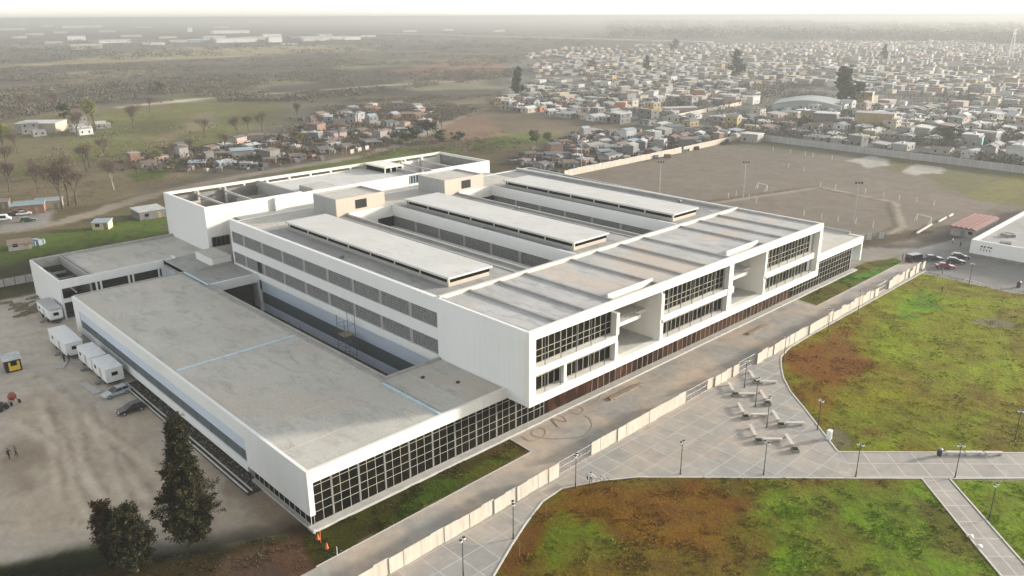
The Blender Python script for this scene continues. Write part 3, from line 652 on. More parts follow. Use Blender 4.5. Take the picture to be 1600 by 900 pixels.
bx('bay_post', 'white_clean', B, (52.4, 53.1, -4.5, -3.0, 12.45, 17.0-.9), (52.4, 53.1, -4.4, -3.0, 8.2, 11.3), (40.6, 41.2, -4.3, GY_-.1, 8.2, 11.3))
bx('bay_post', 'white_clean', B, (84.6, 86.0, -4.5, -3.0, 8.2, 11.3), (84.6, 86.0, -4.55, -3.0, 12.45, 17.0), (84.6, 86.6, -4.58, -3.0, 11.25, 12.5))
bx('bay_post', 'white_clean', B, (64.1, 64.9, -4.5, -3.0, 8.2, 11.1), (64.1, 64.9, -4.5, -3.0, 11.8, 16.3), (97.6, 98.3, -4.5, -3.0, 8.2, 11.1), (97.6, 98.3, -4.5, -3.0, 11.8, 17.0), (117.6, 119.4, -3.3, -3.0, 8.2, 17.0))
# terraces (voids)
for (a, b_) in ((53.1, 64.1), (86.0, 97.6)):
    bx('terrace_side_wall', 'white_clean', B, (b_-.02, b_+.3, -4.4, 6, 8.2, 17.0), (a-.6, a-.3, -2.9, 6, 8.2, 17.0))
    bx('terrace_floor', 'concrete_plain', B, (a-.3, b_-.02, -3.4, 6, 8.0, 8.22), (a-.3, b_-.02, -3.4, 6, 7.42, 7.9))
    bx('terrace_slab', 'white_clean', B, (a-.3, b_-3.0, -2.6, 6, 12.55, 13.15), (b_-3.0, b_-.02, -1.4, 6, 12.55, 13.15))
    g_ = bx('terrace_glazing', 'glass_dark', B, (a-.3, b_-.02, 5.9, 6.0, 8.2, 12.5), (a-.3, b_-.02, 5.9, 6.0, 13.2, 17.3))
    m_ = MB(); grid_lines(m_, a-.3, b_-.1, 1.4, [8.3, 11, 12.4, 13.3, 16, 17.2], 'Y', 5.9); m_.build('mullions', 'mullion', g_)
    m_ = MB()
    for k in range(8): m_.box(a+k*1.05, a+k*1.05+.04, -2.5, -2.46, 13.15, 14.15)
    m_.box(a-.3, b_-3.0, -2.52, -2.46, 14.12, 14.17); m_.build('railing', 'grey_metal', B)
# slender steel posts standing in front of the bays
for a, b_ in ((36.5, 53), (66.5, 84), (100, 117.5)):
    x = a
    while x < b_+.1:
        MB().tube((x, -4.35, 8.2), (x, -4.35, 17.0), .07, n_=6).build('facade_post', 'grey_metal', B); x += 3.35
# right low wing: X 120.6..154
bx('front_fascia', 'white_clean', B, (120.62, 153.6, 0, .5, 6.75, 8.45), (153.0, 153.6, .5, 3.5, 2.3, 8.45), (153.0, 153.58, 0.002, .5, 2.3, 6.75))
bx('end_return', 'blue_render', B, (150.0, 150.3, 1.0, 3.5, .3, 6.75), (150.3, 153.0, 3.2, 3.5, .3, 6.75))
MB().prism([(120.6, .5), (153.5, .5), (160.5, 123), (120.6, 123)], 7.6, 8.25).build('wing_roof', 'roof_grey', B)
MB().prism([(153.6, 3.5), (154.0, 3.5), (161.2, 123.5), (160.5, 123.5)], 0, 8.9).build('wing_parapet', 'grey_render', B)
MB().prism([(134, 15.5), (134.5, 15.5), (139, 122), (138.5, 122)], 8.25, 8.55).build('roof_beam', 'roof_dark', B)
bx('wing_parapet', 'grey_render', B, (120.6, 160.5, 123, 123.6, 0, 8.9))
bx('roof_vent', 'black_hole', B, (155.5, 156.2, 84, 91, 8.26, 9.2), (156.5, 157.2, 95, 103, 8.26, 9.2))
m_ = MB()
for k in range(28): m_.box(154.2+k*.07, 154.5+k*.07, 20+k*1.8, 20.5+k*1.8, 8.9, 9.15)
m_.build('parapet_block', 'kerb', B)
# main roof plateau + valleys
ZR = 17.75
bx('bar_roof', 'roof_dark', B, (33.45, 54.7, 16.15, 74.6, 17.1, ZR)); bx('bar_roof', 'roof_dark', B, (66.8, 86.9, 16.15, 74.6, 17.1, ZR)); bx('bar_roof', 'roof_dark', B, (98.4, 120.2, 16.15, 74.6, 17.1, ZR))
bx('rear_roof_deck', 'roof_grey', B, (33.45, 120.2, 74.6, 88, 17.1, ZR))
bx('roof_strip', 'dark_strip_grey', B, (111.4, 119.88, 20.4, 87, ZR+.003, ZR+.03))  # dark grey strip along the right side of the main roof
bx('eaves_wall', 'white_render', B, (33.46, 33.8, 16.15, 88, ZR, 18.36))
bx('edge_beam', 'concrete', B, (119.9, 120.2, 16.15, 88, ZR, 18.15))
for (x0, x1) in ((54.7, 66.4), (86.9, 98.0)):
    bx('court_parapet', 'white_clean', B, (x0+.1, x1, 74.2, 74.6, 12, 18.4))
    bx('court_parapet', 'white_render', B, (x1, x1+.4, 16.15, 74.6, 15.9, 18.4), (x1+.02, x1+.4, 16.15, 74.6, 8, 13.4))
    bx('court_parapet', 'grey_render', B, (x0-.4, x0+.1, 16.15, 74.6, 8, 18.15))
    ys_ = [16.2, 23.3, 31.6, 40.0, 48.5, 57.0, 65.4, 74.2]
    for i in range(7): bx('window_screen', 'screen_block', B, (x1+.18, x1+.3, ys_[i]+.35, ys_[i+1]-.35, 13.4, 15.9))
    bx('screen_pier', 'grey_render', B, *[(x1+.1, x1+.32, y-.35, y+.35, 13.4, 15.9) for y in ys_[1:-1]])
    bx('court_recess', 'black_hole', B, (x1-4, x1, 73.9, 74.2, 13.4, 15.7))
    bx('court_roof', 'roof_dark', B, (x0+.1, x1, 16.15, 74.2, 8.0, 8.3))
# roof ridge lines
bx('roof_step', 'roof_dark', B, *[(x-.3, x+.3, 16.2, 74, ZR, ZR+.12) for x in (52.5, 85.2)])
# long raised skylights
for (x0, x1) in ((38.6, 48.4), (69.3, 79.6), (101.2, 110.6)):
    t_ = bx('skylight', 'grey_render', B, (x0+.35, x1-.5, 20.2, 72.8, ZR, 18.45))
    bx('skylight_front', 'sand_sunlit_render', t_, (x0+.34, x1-.49, 20.1, 20.2, ZR, 18.46))  # front face tinted warm to paint in the low sun
    bx('skylight_glazing', 'glass_dark', t_, (x0+.30, x1-.45, 20.05, 72.6, 18.45, 19.15))
    m2 = MB(); 
    for k in range(8): m2.box(x0+.2, x0+.32, 20.04+k*7.4, 20.35+k*7.4, 18.45, 19.14)
    m2.box(x0+.19, x0+.5, 19.95, 20.12, 18.45, 19.14); m2.build('skylight_frame', 'mullion', t_)
    bx('skylight_cover', 'roof_light', t_, (x0, x1, 19.7, 73.4, 19.15, 19.5))
    bx('cover_joint', 'concrete', t_, (x0-.02, x1+.02, 40, 40.12, 19.14, 19.53))
# stair cores on the roof
for (x0, x1, y0, y1, dx) in ((52.0, 65.0, 75.2, 84.6, 57.0), (82.8, 95.6, 75.0, 85.4, 88.2)):
    t_ = bx('stair_core', 'grey_render', B, (x0, x0+.35, y0, y1, ZR, 21.7), (x1-.35, x1, y0, y1, ZR, 21.7), (x0+.35, x1-.35, y1-.3, y1, ZR, 21.7))
    bx('core_front', 'sand_sunlit_render', t_, (x0-.003, x1+.003, y0-.3, y0, ZR, 21.72), (x0, x1, y0-.31, y0-.3, ZR, 18.5))  # sunlight painted into the front face; the other walls stay grey
    bx('core_roof', 'roof_grey', t_, (x0+.35, x1-.35, y0, y1-.3, 21.0, 21.35))
    bx('core_door', 'black_hole', t_, (dx, dx+3.0, y0-.36, y0-.2, 18.9, 20.9))
# --- rear block: X 33..121, Y 100.4..124, top 18.8
bx('link_block', 'grey_render', B, (40, 120, 88, 100.4, 0, 15.5))
bx('rear_block_wall', 'white_render', B, (33, 33.6, 100.4, 124.2, 0, 18.9))
bx('rear_block_front', 'white_clean', B, (33.6, 58, 100.4, 101.0, 0, 18.9), (58, 99, 100.4, 101.0, 0, 18.6), (99, 121, 100.4, 101.0, 0, 18.9), (120.5, 121.0, 101, 124.2, 0, 18.9))
g_ = bx('rear_window', 'glass_dark', B, (33.8, 38.0, 100.28, 100.4, 9.4, 11.7))
m_ = MB(); grid_lines(m_, 33.8, 38.0, 1.05, [9.45, 11.65], 'Y', 100.28); m_.build('mullions', 'grey_metal', g_)
g_ = bx('rear_window', 'glass_blue', B, (91.3, 95.6, 100.28, 100.4, 16.0, 18.4))
m_ = MB(); grid_lines(m_, 91.3, 95.6, .9, [16.05, 18.35], 'Y', 100.28); m_.build('mullions', 'white_metal', g_)
bx('rear_colonnade', 'white_clean', B, (33.6, 120.5, 123.2, 124.2, 18.3, 18.9), *[(x, x+.5, 123.4, 124.0, 12, 18.3) for x in np.arange(34, 120.5, 6.6).tolist()], (33.6, 120.5, 123.5, 123.9, 0, 17.5))
bx('rear_roof', 'roof_light', B, (58, 96, 101, 123.2, 16.6, 17.3))
bx('rear_partition', 'grey_render', B, (57.4, 58, 101, 123.2, 8, 18.6), (96, 96.5, 101, 123.2, 8, 18.2), (58, 96, 101.0, 101.3, 17.3, 18.3))
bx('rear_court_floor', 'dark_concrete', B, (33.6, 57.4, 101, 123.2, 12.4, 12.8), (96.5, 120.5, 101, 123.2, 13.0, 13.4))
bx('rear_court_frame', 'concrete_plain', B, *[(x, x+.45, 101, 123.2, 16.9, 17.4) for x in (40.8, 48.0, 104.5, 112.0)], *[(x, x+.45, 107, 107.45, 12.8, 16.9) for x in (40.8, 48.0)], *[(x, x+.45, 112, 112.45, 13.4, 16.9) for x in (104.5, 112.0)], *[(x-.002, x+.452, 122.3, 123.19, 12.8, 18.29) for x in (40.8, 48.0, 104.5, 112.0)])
bx('court_dark_sheet', 'dark_concrete', B, (33.602, 33.7, 101, 123.2, 12.8, 18.2), (33.7, 57.4, 101.002, 101.1, 12.8, 18.2), (96.5, 120.4, 101.002, 101.1, 13.4, 18.2), (33.7, 57.4, 123.35, 123.4, 12.8, 17.6), (120.4, 120.498, 101, 123.2, 13.4, 18.2))  # thin sheets added to darken the court's inner faces
bx('rear_court_wall', 'sand_sunlit_render', B, (33.6, 40.8, 121.0, 121.3, 12.8, 16.2), (49, 57.4, 118, 118.3, 12.8, 15.8))
bx('roof_canopy', 'white_clean', B, (91.5, 98.0, 112.5, 123.0, 18.7, 19.1))
bx('roof_canopy_base', 'glass_dark', B, (92, 97.5, 113, 122.6, 17.3, 18.7))
bx('roof_canopy_leg', 'white_clean', B, *[(91.6+k*2.05, 91.85+k*2.05, 112.7, 112.95, 17.3, 18.7) for k in range(4)])
bx('rear_tank', 'grey_render', B, (61.5, 68, 101.3, 108, 17.3, 18.9)); bx('rear_tank_cover', 'roof_grey', B, (61.8, 67.7, 101.6, 107.7, 18.9, 18.95))
bx('wall_unit', 'white_metal', B, *[(59.2+k*.9, 59.8+k*.9-.2, 99.7, 100.35, 16.2, 18.3) for k in range(0)], (50.2, 51.6, 99.6, 100.38, 15.5, 18.5))
# small roof fittings
for (x, y) in ((35.6, 47), (68.0, 44), (85.8, 52), (99.4, 56), (118, 30), (50.5, 33)):
    MB().lathe((x, y, ZR), [(.35, 0), (.35, .35), (.5, .4), (.45, .6), (.1, .7)], 10).build('roof_cowl', 'grey_metal', B)
for (x, y) in ((26.3, 11.5), (29.0, 6.5)):
    MB().box(x, x+.5, y, y+.35, 8.225 if x > 21.5 else 8.305, 8.5).build('roof_outlet', 'black_metal', B)

# drain pipes, trench and scaffold ---------------------------------
t_ = MB()
tr = MB().box(-1.9, .85, 13, 60, -.02, .02).build('trench', 'soil'); tag(tr, kind='structure')
for k, x in enumerate((-1.75, -1.1)):
    o = MB().tube((x, 13.5, .3), (x-.05, 60, .3), .13, n_=8).build('site_pipe', 'concrete_plain')
    tag(o, ('pale pipe lying nearest the dirt yard beside the low side wall', 'pale pipe lying closer to the wall in the trench')[k], 'pipe', 'pipes along the side wall')
sc_ = thing('scaffold_tower', 'slim steel scaffold tower standing in the sunken courtyard', 'scaffold', (29.8, 38.5, 0))
for (x, y) in ((0, 0), (2.2, 0), (0, 2.4), (2.2, 2.4)): MB().tube((x, y, .1), (x, y, 9.2+(x+y)*.2), .055, n_=6).build('upright', 'grey_metal', sc_)
m_ = MB()
for z in (2, 4, 6, 8):
    m_.tube((0, 0, z), (2.2, 0, z), .04, n_=5).tube((0, 2.4, z), (2.2, 2.4, z), .04, n_=5).tube((0, 0, z), (0, 2.4, z), .04, n_=5).tube((2.2, 0, z), (2.2, 2.4, z), .04, n_=5)
m_.tube((0, 0, 4), (2.2, 0, 6), .035, n_=5).tube((2.2, 2.4, 6), (0, 2.4, 8), .035, n_=5); m_.build('crossbar', 'grey_metal', sc_)
bx('platform', 'wood', sc_, (0, 2.2, 0, 2.4, 6.0, 6.07))

# ------------------------------------------------------------------ hoarding around the plaza
def hoarding(x0, x1, y0, y1, label, h=2.2, ragged=.0, mat='hoarding'):
    n_ = max(1, round((x1-x0)/2.0)); rr = random.Random(int(x0*7)+3)
    t_ = thing('site_hoarding', label, 'fence', (x0, y0, 0), group='hoarding panels along the plaza')
    for i in range(n_):
        a = i/n_; b_ = (i+1)/n_; xa = (x1-x0)*a; xb = (x1-x0)*b_; ya = (y1-y0)*a; yb = (y1-y0)*b_
        off = rr.uniform(-.12, .12)*(1+ragged*2); hh = h+rr.uniform(-.08, .08)-ragged*rr.random()
        m_ = MB(); m_.prism([(xa, ya+off), (xb-.02, yb+off*.5), (xb-.02, yb+off*.5+.06), (xa, ya+off+.06)], .1, 0, [0]*0 or None) if False else m_.prism([(xa, ya+off), (xb-.02, yb+off*.6), (xb-.02, yb+off*.6+.06), (xa, ya+off+.06)], .07, hh)
        m_.build('panel', mat, t_)
    for i in range(n_+1):
        x = (x1-x0)*i/n_; y = (y1-y0)*i/n_; m_ = MB(); m_.tube((x, y+.2, 0), (x, y+.2, h), .05, n_=5); m_.tube((x, y+.2, h*.8), (x, y+1.2, .1), .04, n_=5); m_.build('brace', 'wood', t_)
    return t_
def hy(x): return -13.2+(x+12)*(2.0/177)
hoarding(-12, 30.9, hy(-12), hy(30.9)+.2, 'long cream hoarding running beside the dark lawn to the first mesh gate')
hoarding(38.3, 61.8, hy(38.3)+.6, hy(61.8)+.4, 'cream hoarding between the first and second mesh gates')
hoarding(68.4, 77.8, hy(68.4)+.5, hy(77.8)+.2, 'short ragged cream hoarding between the two narrow mesh gates', ragged=.5)
hoarding(83.8, 112, hy(83.8)+.1, hy(112), 'cream hoarding meeting the tip of the big lawn', ragged=.25)
hoarding(112.2, 137, hy(112), hy(137), 'stained hoarding along the big lawn, just past its near tip', 2.3, ragged=.5)
hoarding(143, 165, hy(143), hy(165), 'patched hoarding at the far corner of the big lawn', 2.4, ragged=.8)
def mesh_gate(x0, x1, label):
    t_ = thing('mesh_gate', label, 'gate', (x0, hy(x0)+.5, 0), group='wire mesh gates in the hoarding'); L = x1-x0; y1 = hy(x1)-hy(x0)
    n_ = max(2, round(L/2.4))
    fm = MB()
    for i in range(n_+1):
        x = L*i/n_; fm.tube((x, y1*i/n_, 0), (x, y1*i/n_, 2.1), .05, n_=5)
    for z in (.15, 1.1, 2.05): fm.tube((0, 0, z), (L, y1, z), .035, n_=5)
    fm.build('frame', 'steel_pole', t_)
    wm = MB(); k = 0
    while k < L: wm.tube((k, y1*k/L, .15), (k, y1*k/L, 2.05), .018, n_=3, caps=False); k += .28
    z = .3
    while z < 2: wm.tube((0, 0, z), (L, y1, z), .015, n_=3, caps=False); z += .28
    wm.build('wire_mesh', 'steel_pole', t_)
mesh_gate(31.1, 38.1, 'wire mesh gate nearest the person in the plaza'); mesh_gate(62.0, 68.2, 'wire mesh gate beside the end of the longest straight hoarding')
mesh_gate(78.0, 83.6, 'wire mesh gate behind the topmost bench'); mesh_gate(137.2, 142.8, 'grey mesh gate near the far parked cars')
# timber stacks on the promenade
for lab, xa, xb, y in (('long dark timber beams stacked on the promenade in front of the first terrace', 53.7, 62.6, -2.6), ('shorter timber beams lying on the promenade near the far lawn strip', 95.2, 103.4, -3.6)):
    t_ = thing('timber_stack', lab, 'timber', (xa, y, .07)); L = xb-xa
    for k in range(3): bx('beam', 'wood', t_, (k*.15, L-k*.2, k*.3-.3, k*.3-.12, 0 if k != 1 else .02, .2+.02*k))
    for x in (.8, L-1.2): bx('bearer', 'wood', t_, (x, x+.15, -.6, .7, 0.0, .06))
def hose(label, pts, r=.022):
    m_ = MB(); P_ = []
    for i in range(len(pts)-1):
        p0 = Vector(pts[max(i-1, 0)]); p1 = Vector(pts[i]); p2 = Vector(pts[i+1]); p3 = Vector(pts[min(i+2, len(pts)-1)])
        for k in range(6):
            t = k/6; q = .5*((2*p1)+(p2-p0)*t+(2*p0-5*p1+4*p2-p3)*t*t+(3*p1-p0-3*p2+p3)*t**3); P_.append((q.x, q.y, .1))
    return tag(m_.path(P_, r, 5).build('hose', 'wood'), label, 'hose', 'hoses left on the promenade')
g0 = lambda x, y: tuple(W(x, y))[:2]
hose('black hose looped in a big curl on the promenade near the box corner', [g0(*p) for p in ((815, 682), (830, 690), (850, 682), (852, 672), (838, 670), (832, 680), (855, 686), (880, 686), (910, 682), (925, 668), (922, 655), (912, 650))])
hose('black hose in a zigzag on the promenade', [g0(*p) for p in ((848, 650), (862, 655), (872, 668), (862, 655), (884, 660), (880, 652), (860, 648))])
hose('black hose curling beside the first timber beams', [g0(*p) for p in ((893, 645), (905, 648), (912, 640), (900, 636), (892, 642), (925, 632), (938, 620), (944, 608), (955, 606), (962, 610))])

# ------------------------------------------------------------------ benches, planters, lamps
def make_bench(label, x, y, a, L=2.9):
    t_ = thing('concrete_bench', label, 'bench', (x, y, .066), a, 'concrete benches in the plaza')
    s = MB(); s.prism([(-L/2, -.28), (L/2, -.28), (L/2, .28), (-L/2, .28)], .36, .50); s.build('seat', 'kerb', t_, bevel=.03)
    for sx in (-1, 1): bx('leg', 'concrete_plain', t_, (sx*L*.38-.15, sx*L*.38+.15, -.2, .2, 0, .36))
    return t_
def make_planter(label, x, y, a):
    t_ = thing('planter_box', label, 'planter', (x, y, .066), a, 'planters at the bench ends')
    bx('box', 'dark_concrete', t_, (-.55, .55, -.5, -.42, 0, .42), (-.55, .55, .42, .5, 0, .42), (-.55, -.47, -.42, .42, 0, .42), (.47, .55, -.42, .42, 0, .42))
    bx('soil', 'soil', t_, (-.47, .47, -.42, .42, 0, .34))
    m_ = MB(); rr = random.Random(int(x*10))
    for k in range(120):
        px, py = rr.uniform(-.42, .42), rr.uniform(-.38, .38); aa = rr.uniform(0, 6.28); h = rr.uniform(.1, .35)
        m_.quad((px, py, .34), (px+.06*math.cos(aa), py+.06*math.sin(aa), .34), (px+rr.uniform(-.1, .1), py+rr.uniform(-.1, .1), .34+h))
    m_.build('plants', 'weed', t_)
pairs = [('topmost V shaped pair, nearest the hoarding', (919, 90), (960, 150), (990, 157), (1095, 160)), ('leftmost pair', (790, 165), (830, 230), (860, 235), (965, 235)),
 ('single slanted bench by the leftmost pair', (990, 210), (1030, 285), None, None), ('middle left pair', (850, 295), (895, 370), (925, 365), (1045, 365)),
 ('rightmost pair', (1065, 340), (1115, 420), (1150, 418), (1265, 418)), ('lowest left pair', (920, 430), (975, 520), (1005, 520), (1130, 520)), ('single slanted bench nearest the lawn path', (1150, 490), (1200, 575), None, None)]
for nm, a, b_, c, d in pairs:
    pa, pb = [W(940+q[0]/4, 560+q[1]/4) for q in (a, b_)]; v = pb-pa; mid = (pa+pb)/2; ang = R(-135)
    make_bench('slanted concrete bench of the %s in the plaza' % nm if c else nm+' in the plaza', mid.x+.3, mid.y+.3, ang, 3.2)
    make_planter('dark planter at the end of the %s' % nm, pb.x-.2, pb.y-.3, ang)
    if c:
        pc, pd = [W(940+q[0]/4, 560+q[1]/4) for q in (c, d)]; mid = (pc+pd)/2
        make_bench('level concrete bench of the %s in the plaza' % nm, mid.x, mid.y, R(-45), 2.9)
kk = lambda x, y: W(1300+x/5.293, 690+y/5.293)
for i, (a, b_) in enumerate((((940, 110), (1085, 110)), ((1095, 110), (1245, 112)), ((1255, 112), (1415, 115)))):
    pa = kk(*a); pb = kk(*b_); mid = (pa+pb)/2
    o = make_bench('concrete bench beside the lawn path, %s in its row of three' % ('next to the waste bin', 'middle one', 'farthest from the waste bin')[i], mid.x, mid.y, R(-45), 2.55)
t_ = thing('waste_bin', 'dark waste bin at the end of the row of path benches', 'bin', tuple(kk(885, 118)))
MB().lathe((0, 0, .07), [(.28, 0), (.33, .1), (.36, .95), (.30, 1.0)], 12).build('body', 'black_metal', t_); MB().lathe((0, 0, 1.05), [(.38, 0), (.38, .06), (.2, .2)], 12).build('lid', 'grey_metal', t_)
t_ = thing('utility_box', 'pale utility cabinet at the edge of the big lawn', 'cabinet', tuple(W(1295, 686)))
bx('body', 'white_metal', t_, (-.4, .4, -.3, .3, 0, 1.5), bevel=.03); bx('door', 'steel_pole', t_, (-.34, .34, -.33, -.302, .15, 1.4)); bx('base', 'concrete_plain', t_, (-.45, .45, -.35, .35, 0, .08))
lamp0 = None
def make_lamp():
    t_ = thing('street_lamp', '', 'street lamp', group='plaza lamps')
    MB().tube((0, 0, 0), (0, 0, 4.75), .065, .045, 8).build('pole', 'black_metal', t_)
    MB().lathe((0, 0, 0), [(.16, 0), (.16, .06), (.09, .12), (.09, .8), (.06, .85)], 10).build('base', 'black_metal', t_)
    h = MB(); h.tube((-.32, 0, 4.72), (.32, 0, 4.72), .03, n_=6); h.build('cross_arm', 'black_metal', t_)
    for sx in (-1, 1):
        l_ = MB().lathe((sx*.3, 0, 4.72), [(.05, 0), (.16, .08), (.2, .24), (.16, .36)], 10).build('lantern', 'lamp_glass', t_)
        MB().lathe((sx*.3, 0, 5.08), [(.22, 0), (.2, .04), (.05, .1)], 10).build('cap', 'black_metal', l_)
    return t_
lamp0 = make_lamp()
LP = [((1063, 741), 'on the plaza edge, middle of the front lawn kerb'), ((899, 763), 'beside the person in the plaza'), ((802, 842), 'near the curve of the front lawn beside the long hoarding'),
 ((1193, 742), 'on the front lawn kerb below the lowest benches'), ((1337, 745), 'where the lawn path leaves the plaza'), ((1492, 747), 'beside the row of three path benches'),
 ((1163, 606), 'beside the topmost bench pair'), ((1180, 636), 'beside the leftmost bench pair'), ((1198, 668), 'between the lowest and the rightmost benches'), ((1224, 566), 'at the tip of the big lawn'),
 ((1277, 672), 'on the big lawn kerb above the utility cabinet'), ((1514, 444), 'at the far car park corner'), ((1585, 690), 'in the big lawn at the right edge'), ((1293, 520), 'behind the hoarding of the big lawn, nearer one'), ((1545, 812), 'in the bright lawn at lower right'), ((724, 902), 'at the bottom edge of the photo by the hoarding'), ((1340, 492), 'behind the hoarding of the big lawn, farther one')]
for i, (p, lab) in enumerate(LP):
    o = lamp0 if i == 0 else copy_tree(lamp0)
    v = W(*p); o.location = (v.x, v.y, .05); o.rotation_euler = (0, 0, R(25*i)); o['label'] = 'slim black lamp post '+lab
# litter, stones on branch path
for i, p in enumerate(((1517, 840), (1531, 855), (1514, 838))):
    v = W(*p); m_ = MB(); m_.lathe((0, 0, -.05), [(.2, 0), (.38, .2), (.33, .42), (.15, .5)], 9); o = m_.build('boulder', 'white_clean', smooth=True); o.location = v; o.scale = (1, .8, .8-.2*i)
    tag(o, ('white boulder on the kerb of the branch path, largest one', 'white boulder on the branch path paving', 'small white boulder touching the largest one')[i], 'stone')
# site cones and stakes at the low wing's corner
def cone(x, y, label, s=1):
    t_ = thing('traffic_cone', label, 'traffic cone', (x, y, 0), group='orange cones at the building corner'); MB().lathe((0, 0, .04), [(.22*s, 0), (.05*s, .75*s)], 10).build('cone', 'orange_plastic', t_)
    bx('foot', 'black_metal', t_, (-.28*s, .28*s, -.28*s, .28*s, 0, .045)); MB().lathe((0, 0, .3*s), [(.16*s, 0), (.12*s, .16*s)], 10).build('stripe', 'cloth_white', t_)
for p, l in (((497, 843), 'orange cone closest to the building corner'), ((511, 857), 'orange cone nearest the camera by the dark lawn')): v = W(*p); cone(v.x, v.y, l)
for i, (p, h, mt_) in enumerate((((501, 847), 1.6, 'orange_plastic'), ((527, 869), 1.3, 'cloth_white'), ((492, 835), .8, 'cloth_white'))):
    v = W(*p); o = MB().tube((0, 0, 0), (.03, 0, h), .05, n_=6).build('marker_stake', mt_); o.location = v; tag(o, ('tall orange and white stake between the cones', 'white stake at the end of the dark lawn', 'short white stake at the wall corner')[i], 'stake')

# ------------------------------------------------------------------ vehicles
def extr(m_, prof, y0, y1, inset=0):
    n_ = len(prof); i = len(m_.v)
    m_.v += [(x, y0, z) for x, z in prof]+[(x, y1, z) for x, z in prof]
    m_.face(tuple(i+k for k in range(n_))); m_.face(tuple(i+n_+k for k in range(n_-1, -1, -1)))
    for k in range(n_): m_.face((i+k, i+n_+k, i+n_+(k+1) % n_, i+(k+1) % n_))
def make_car(label, paint, x, y, a, L=4.2, Wd=1.7, H=1.45, kind='hatch', cat='car', group=None):
    t_ = thing('parked_car', label, cat, (x, y, 0), a, group)
    h = L/2; b_ = MB()
    if kind == 'van': body = [(-h, .35), (-h, 1.25), (-h+.1, H), (h-1.2, H), (h-.75, 1.15), (h, .95), (h, .35)]
    elif kind == 'sedan': body = [(-h, .32), (-h, .88), (-h+.75, .95), (-h+.85, .97), (h-1.35, .95), (h-.15, .78), (h, .6), (h, .32)]
    else: body = [(-h, .32), (-h, .9), (-h+.1, .98), (h-1.3, .93), (h-.12, .76), (h, .58), (h, .32)]
    extr(b_, body, -Wd/2, Wd/2); bo = b_.build('body', paint, t_, bevel=.07)
    c = MB()
    if kind != 'van':
        cx0 = -h+.12 if kind == 'hatch' else -h+.6; cx1 = h-1.25
        pr = [(cx0, .93), (cx0+.35, H-.04), (cx1-1.0, H-.02), (cx1, .92)]
        n0 = len(c.v); i = 0; c.v += [(x_, y_*(.80 if z_ > 1.1 else .97), z_) for y_ in (-Wd/2, Wd/2) for x_, z_ in pr]
        for q in ((0, 1, 2, 3), (7, 6, 5, 4), (0, 4, 5, 1), (2, 6, 7, 3), (1, 5, 6, 2)): c.face(q)
        c.build('windows', 'car_glass', t_)
        r_ = MB(); r_.box(cx0+.33, cx1-.98, -Wd*.405, Wd*.405, H-.05, H); 
        for fx in (cx0+.36, (cx0+cx1)/2-.25, cx1-1.02):
            for sy in (-1, 1): r_.tube((fx, sy*Wd*.40, H-.03), (fx+(-.3 if fx < cx0+.5 else (.85 if fx > cx1-1.1 else 0)), sy*Wd*.487, .93), .035, n_=5)
        r_.build('roof', paint, t_, bevel=.03)
    else:
        for sy in (-1, 1): c.box(-h+.4, h-1.35, sy*(Wd/2+.004)-.004, sy*(Wd/2+.004)+.004, 1.0, H-.18)
        c.box(-h-.012, -h+.02, -.6, .6, .95, 1.3); c.quad((h-1.18, -.7, H-.1), (h-.78, -.7, 1.16), (h-.78, .7, 1.16), (h-1.18, .7, H-.1)); c.build('windows', 'car_glass', t_)
    for sx in (-1, 1):
        for sy in (-1, 1):
            wl = MB().tube((sx*(h-.78), sy*(Wd/2-.2), .31), (sx*(h-.78), sy*(Wd/2+.01), .31), .31, n_=14).build('wheel', 'rubber', t_)
            MB().tube((sx*(h-.78), sy*(Wd/2+.005), .31), (sx*(h-.78), sy*(Wd/2+.025), .31), .18, n_=10).build('rim', 'steel_pole', wl)
    for sy in (-1, 1):
        bx('headlight', 'lamp_glass', t_, (h-.06, h+.015, sy*(Wd/2-.32)-.15, sy*(Wd/2-.32)+.15, .6, .74)); bx('tail_light', 'red_paint', t_, (-h-.015, -h+.04, sy*(Wd/2-.2)-.1, sy*(Wd/2-.2)+.1, .7, .88))
    return t_
make_car('silver hatchback parked against the low wing by the site cabins', 'paint_silver', -3.9, 56.6, R(186), 4.3)
make_car('black car parked next to the silver hatchback', 'paint_black', -4.3, 48.7, R(182), 4.2, 1.75, 1.5)
v = W(1433, 411); make_car('black van parked at the end of the promenade', 'paint_black', v.x+1, v.y+1, R(-20), 5.0, 1.95, 2.1, 'van', 'van')
v = W(1445, 409); make_car('grey car half behind the black van', 'paint_darkblue', v.x+3, v.y-1, R(-50), 4.2)
v = W(1476, 419); make_car('dark red sedan parked nearest the big lawn', 'paint_red', v.x, v.y, R(-58), 4.4, 1.75, 1.42, 'sedan')
v = W(1493, 411); make_car('dark car right behind the red sedan', 'paint_black', v.x, v.y, R(-66), 4.2, 1.75, 1.45)
v = W(1500, 404); make_car('dark car farthest back in front of the white building', 'paint_darkblue', v.x, v.y, R(-66), 4.3, 1.75, 1.45)
for p, pt, lb, kd in (((6, 345), 'paint_white', 'white van on the dirt lot at the left edge', 'van'), ((25, 337), 'paint_black', 'black car in front of the brick house', 'hatch'), ((38, 336), 'paint_white', 'white car in front of the brick house', 'sedan'), ((45, 346), 'paint_green', 'dark green car on the verge of the dirt road', 'hatch')):
    v = W(*p); make_car(lb, pt, v.x, v.y, R(-20), 4.4, 1.8, 1.5 if kd != 'van' else 2.0, kd)

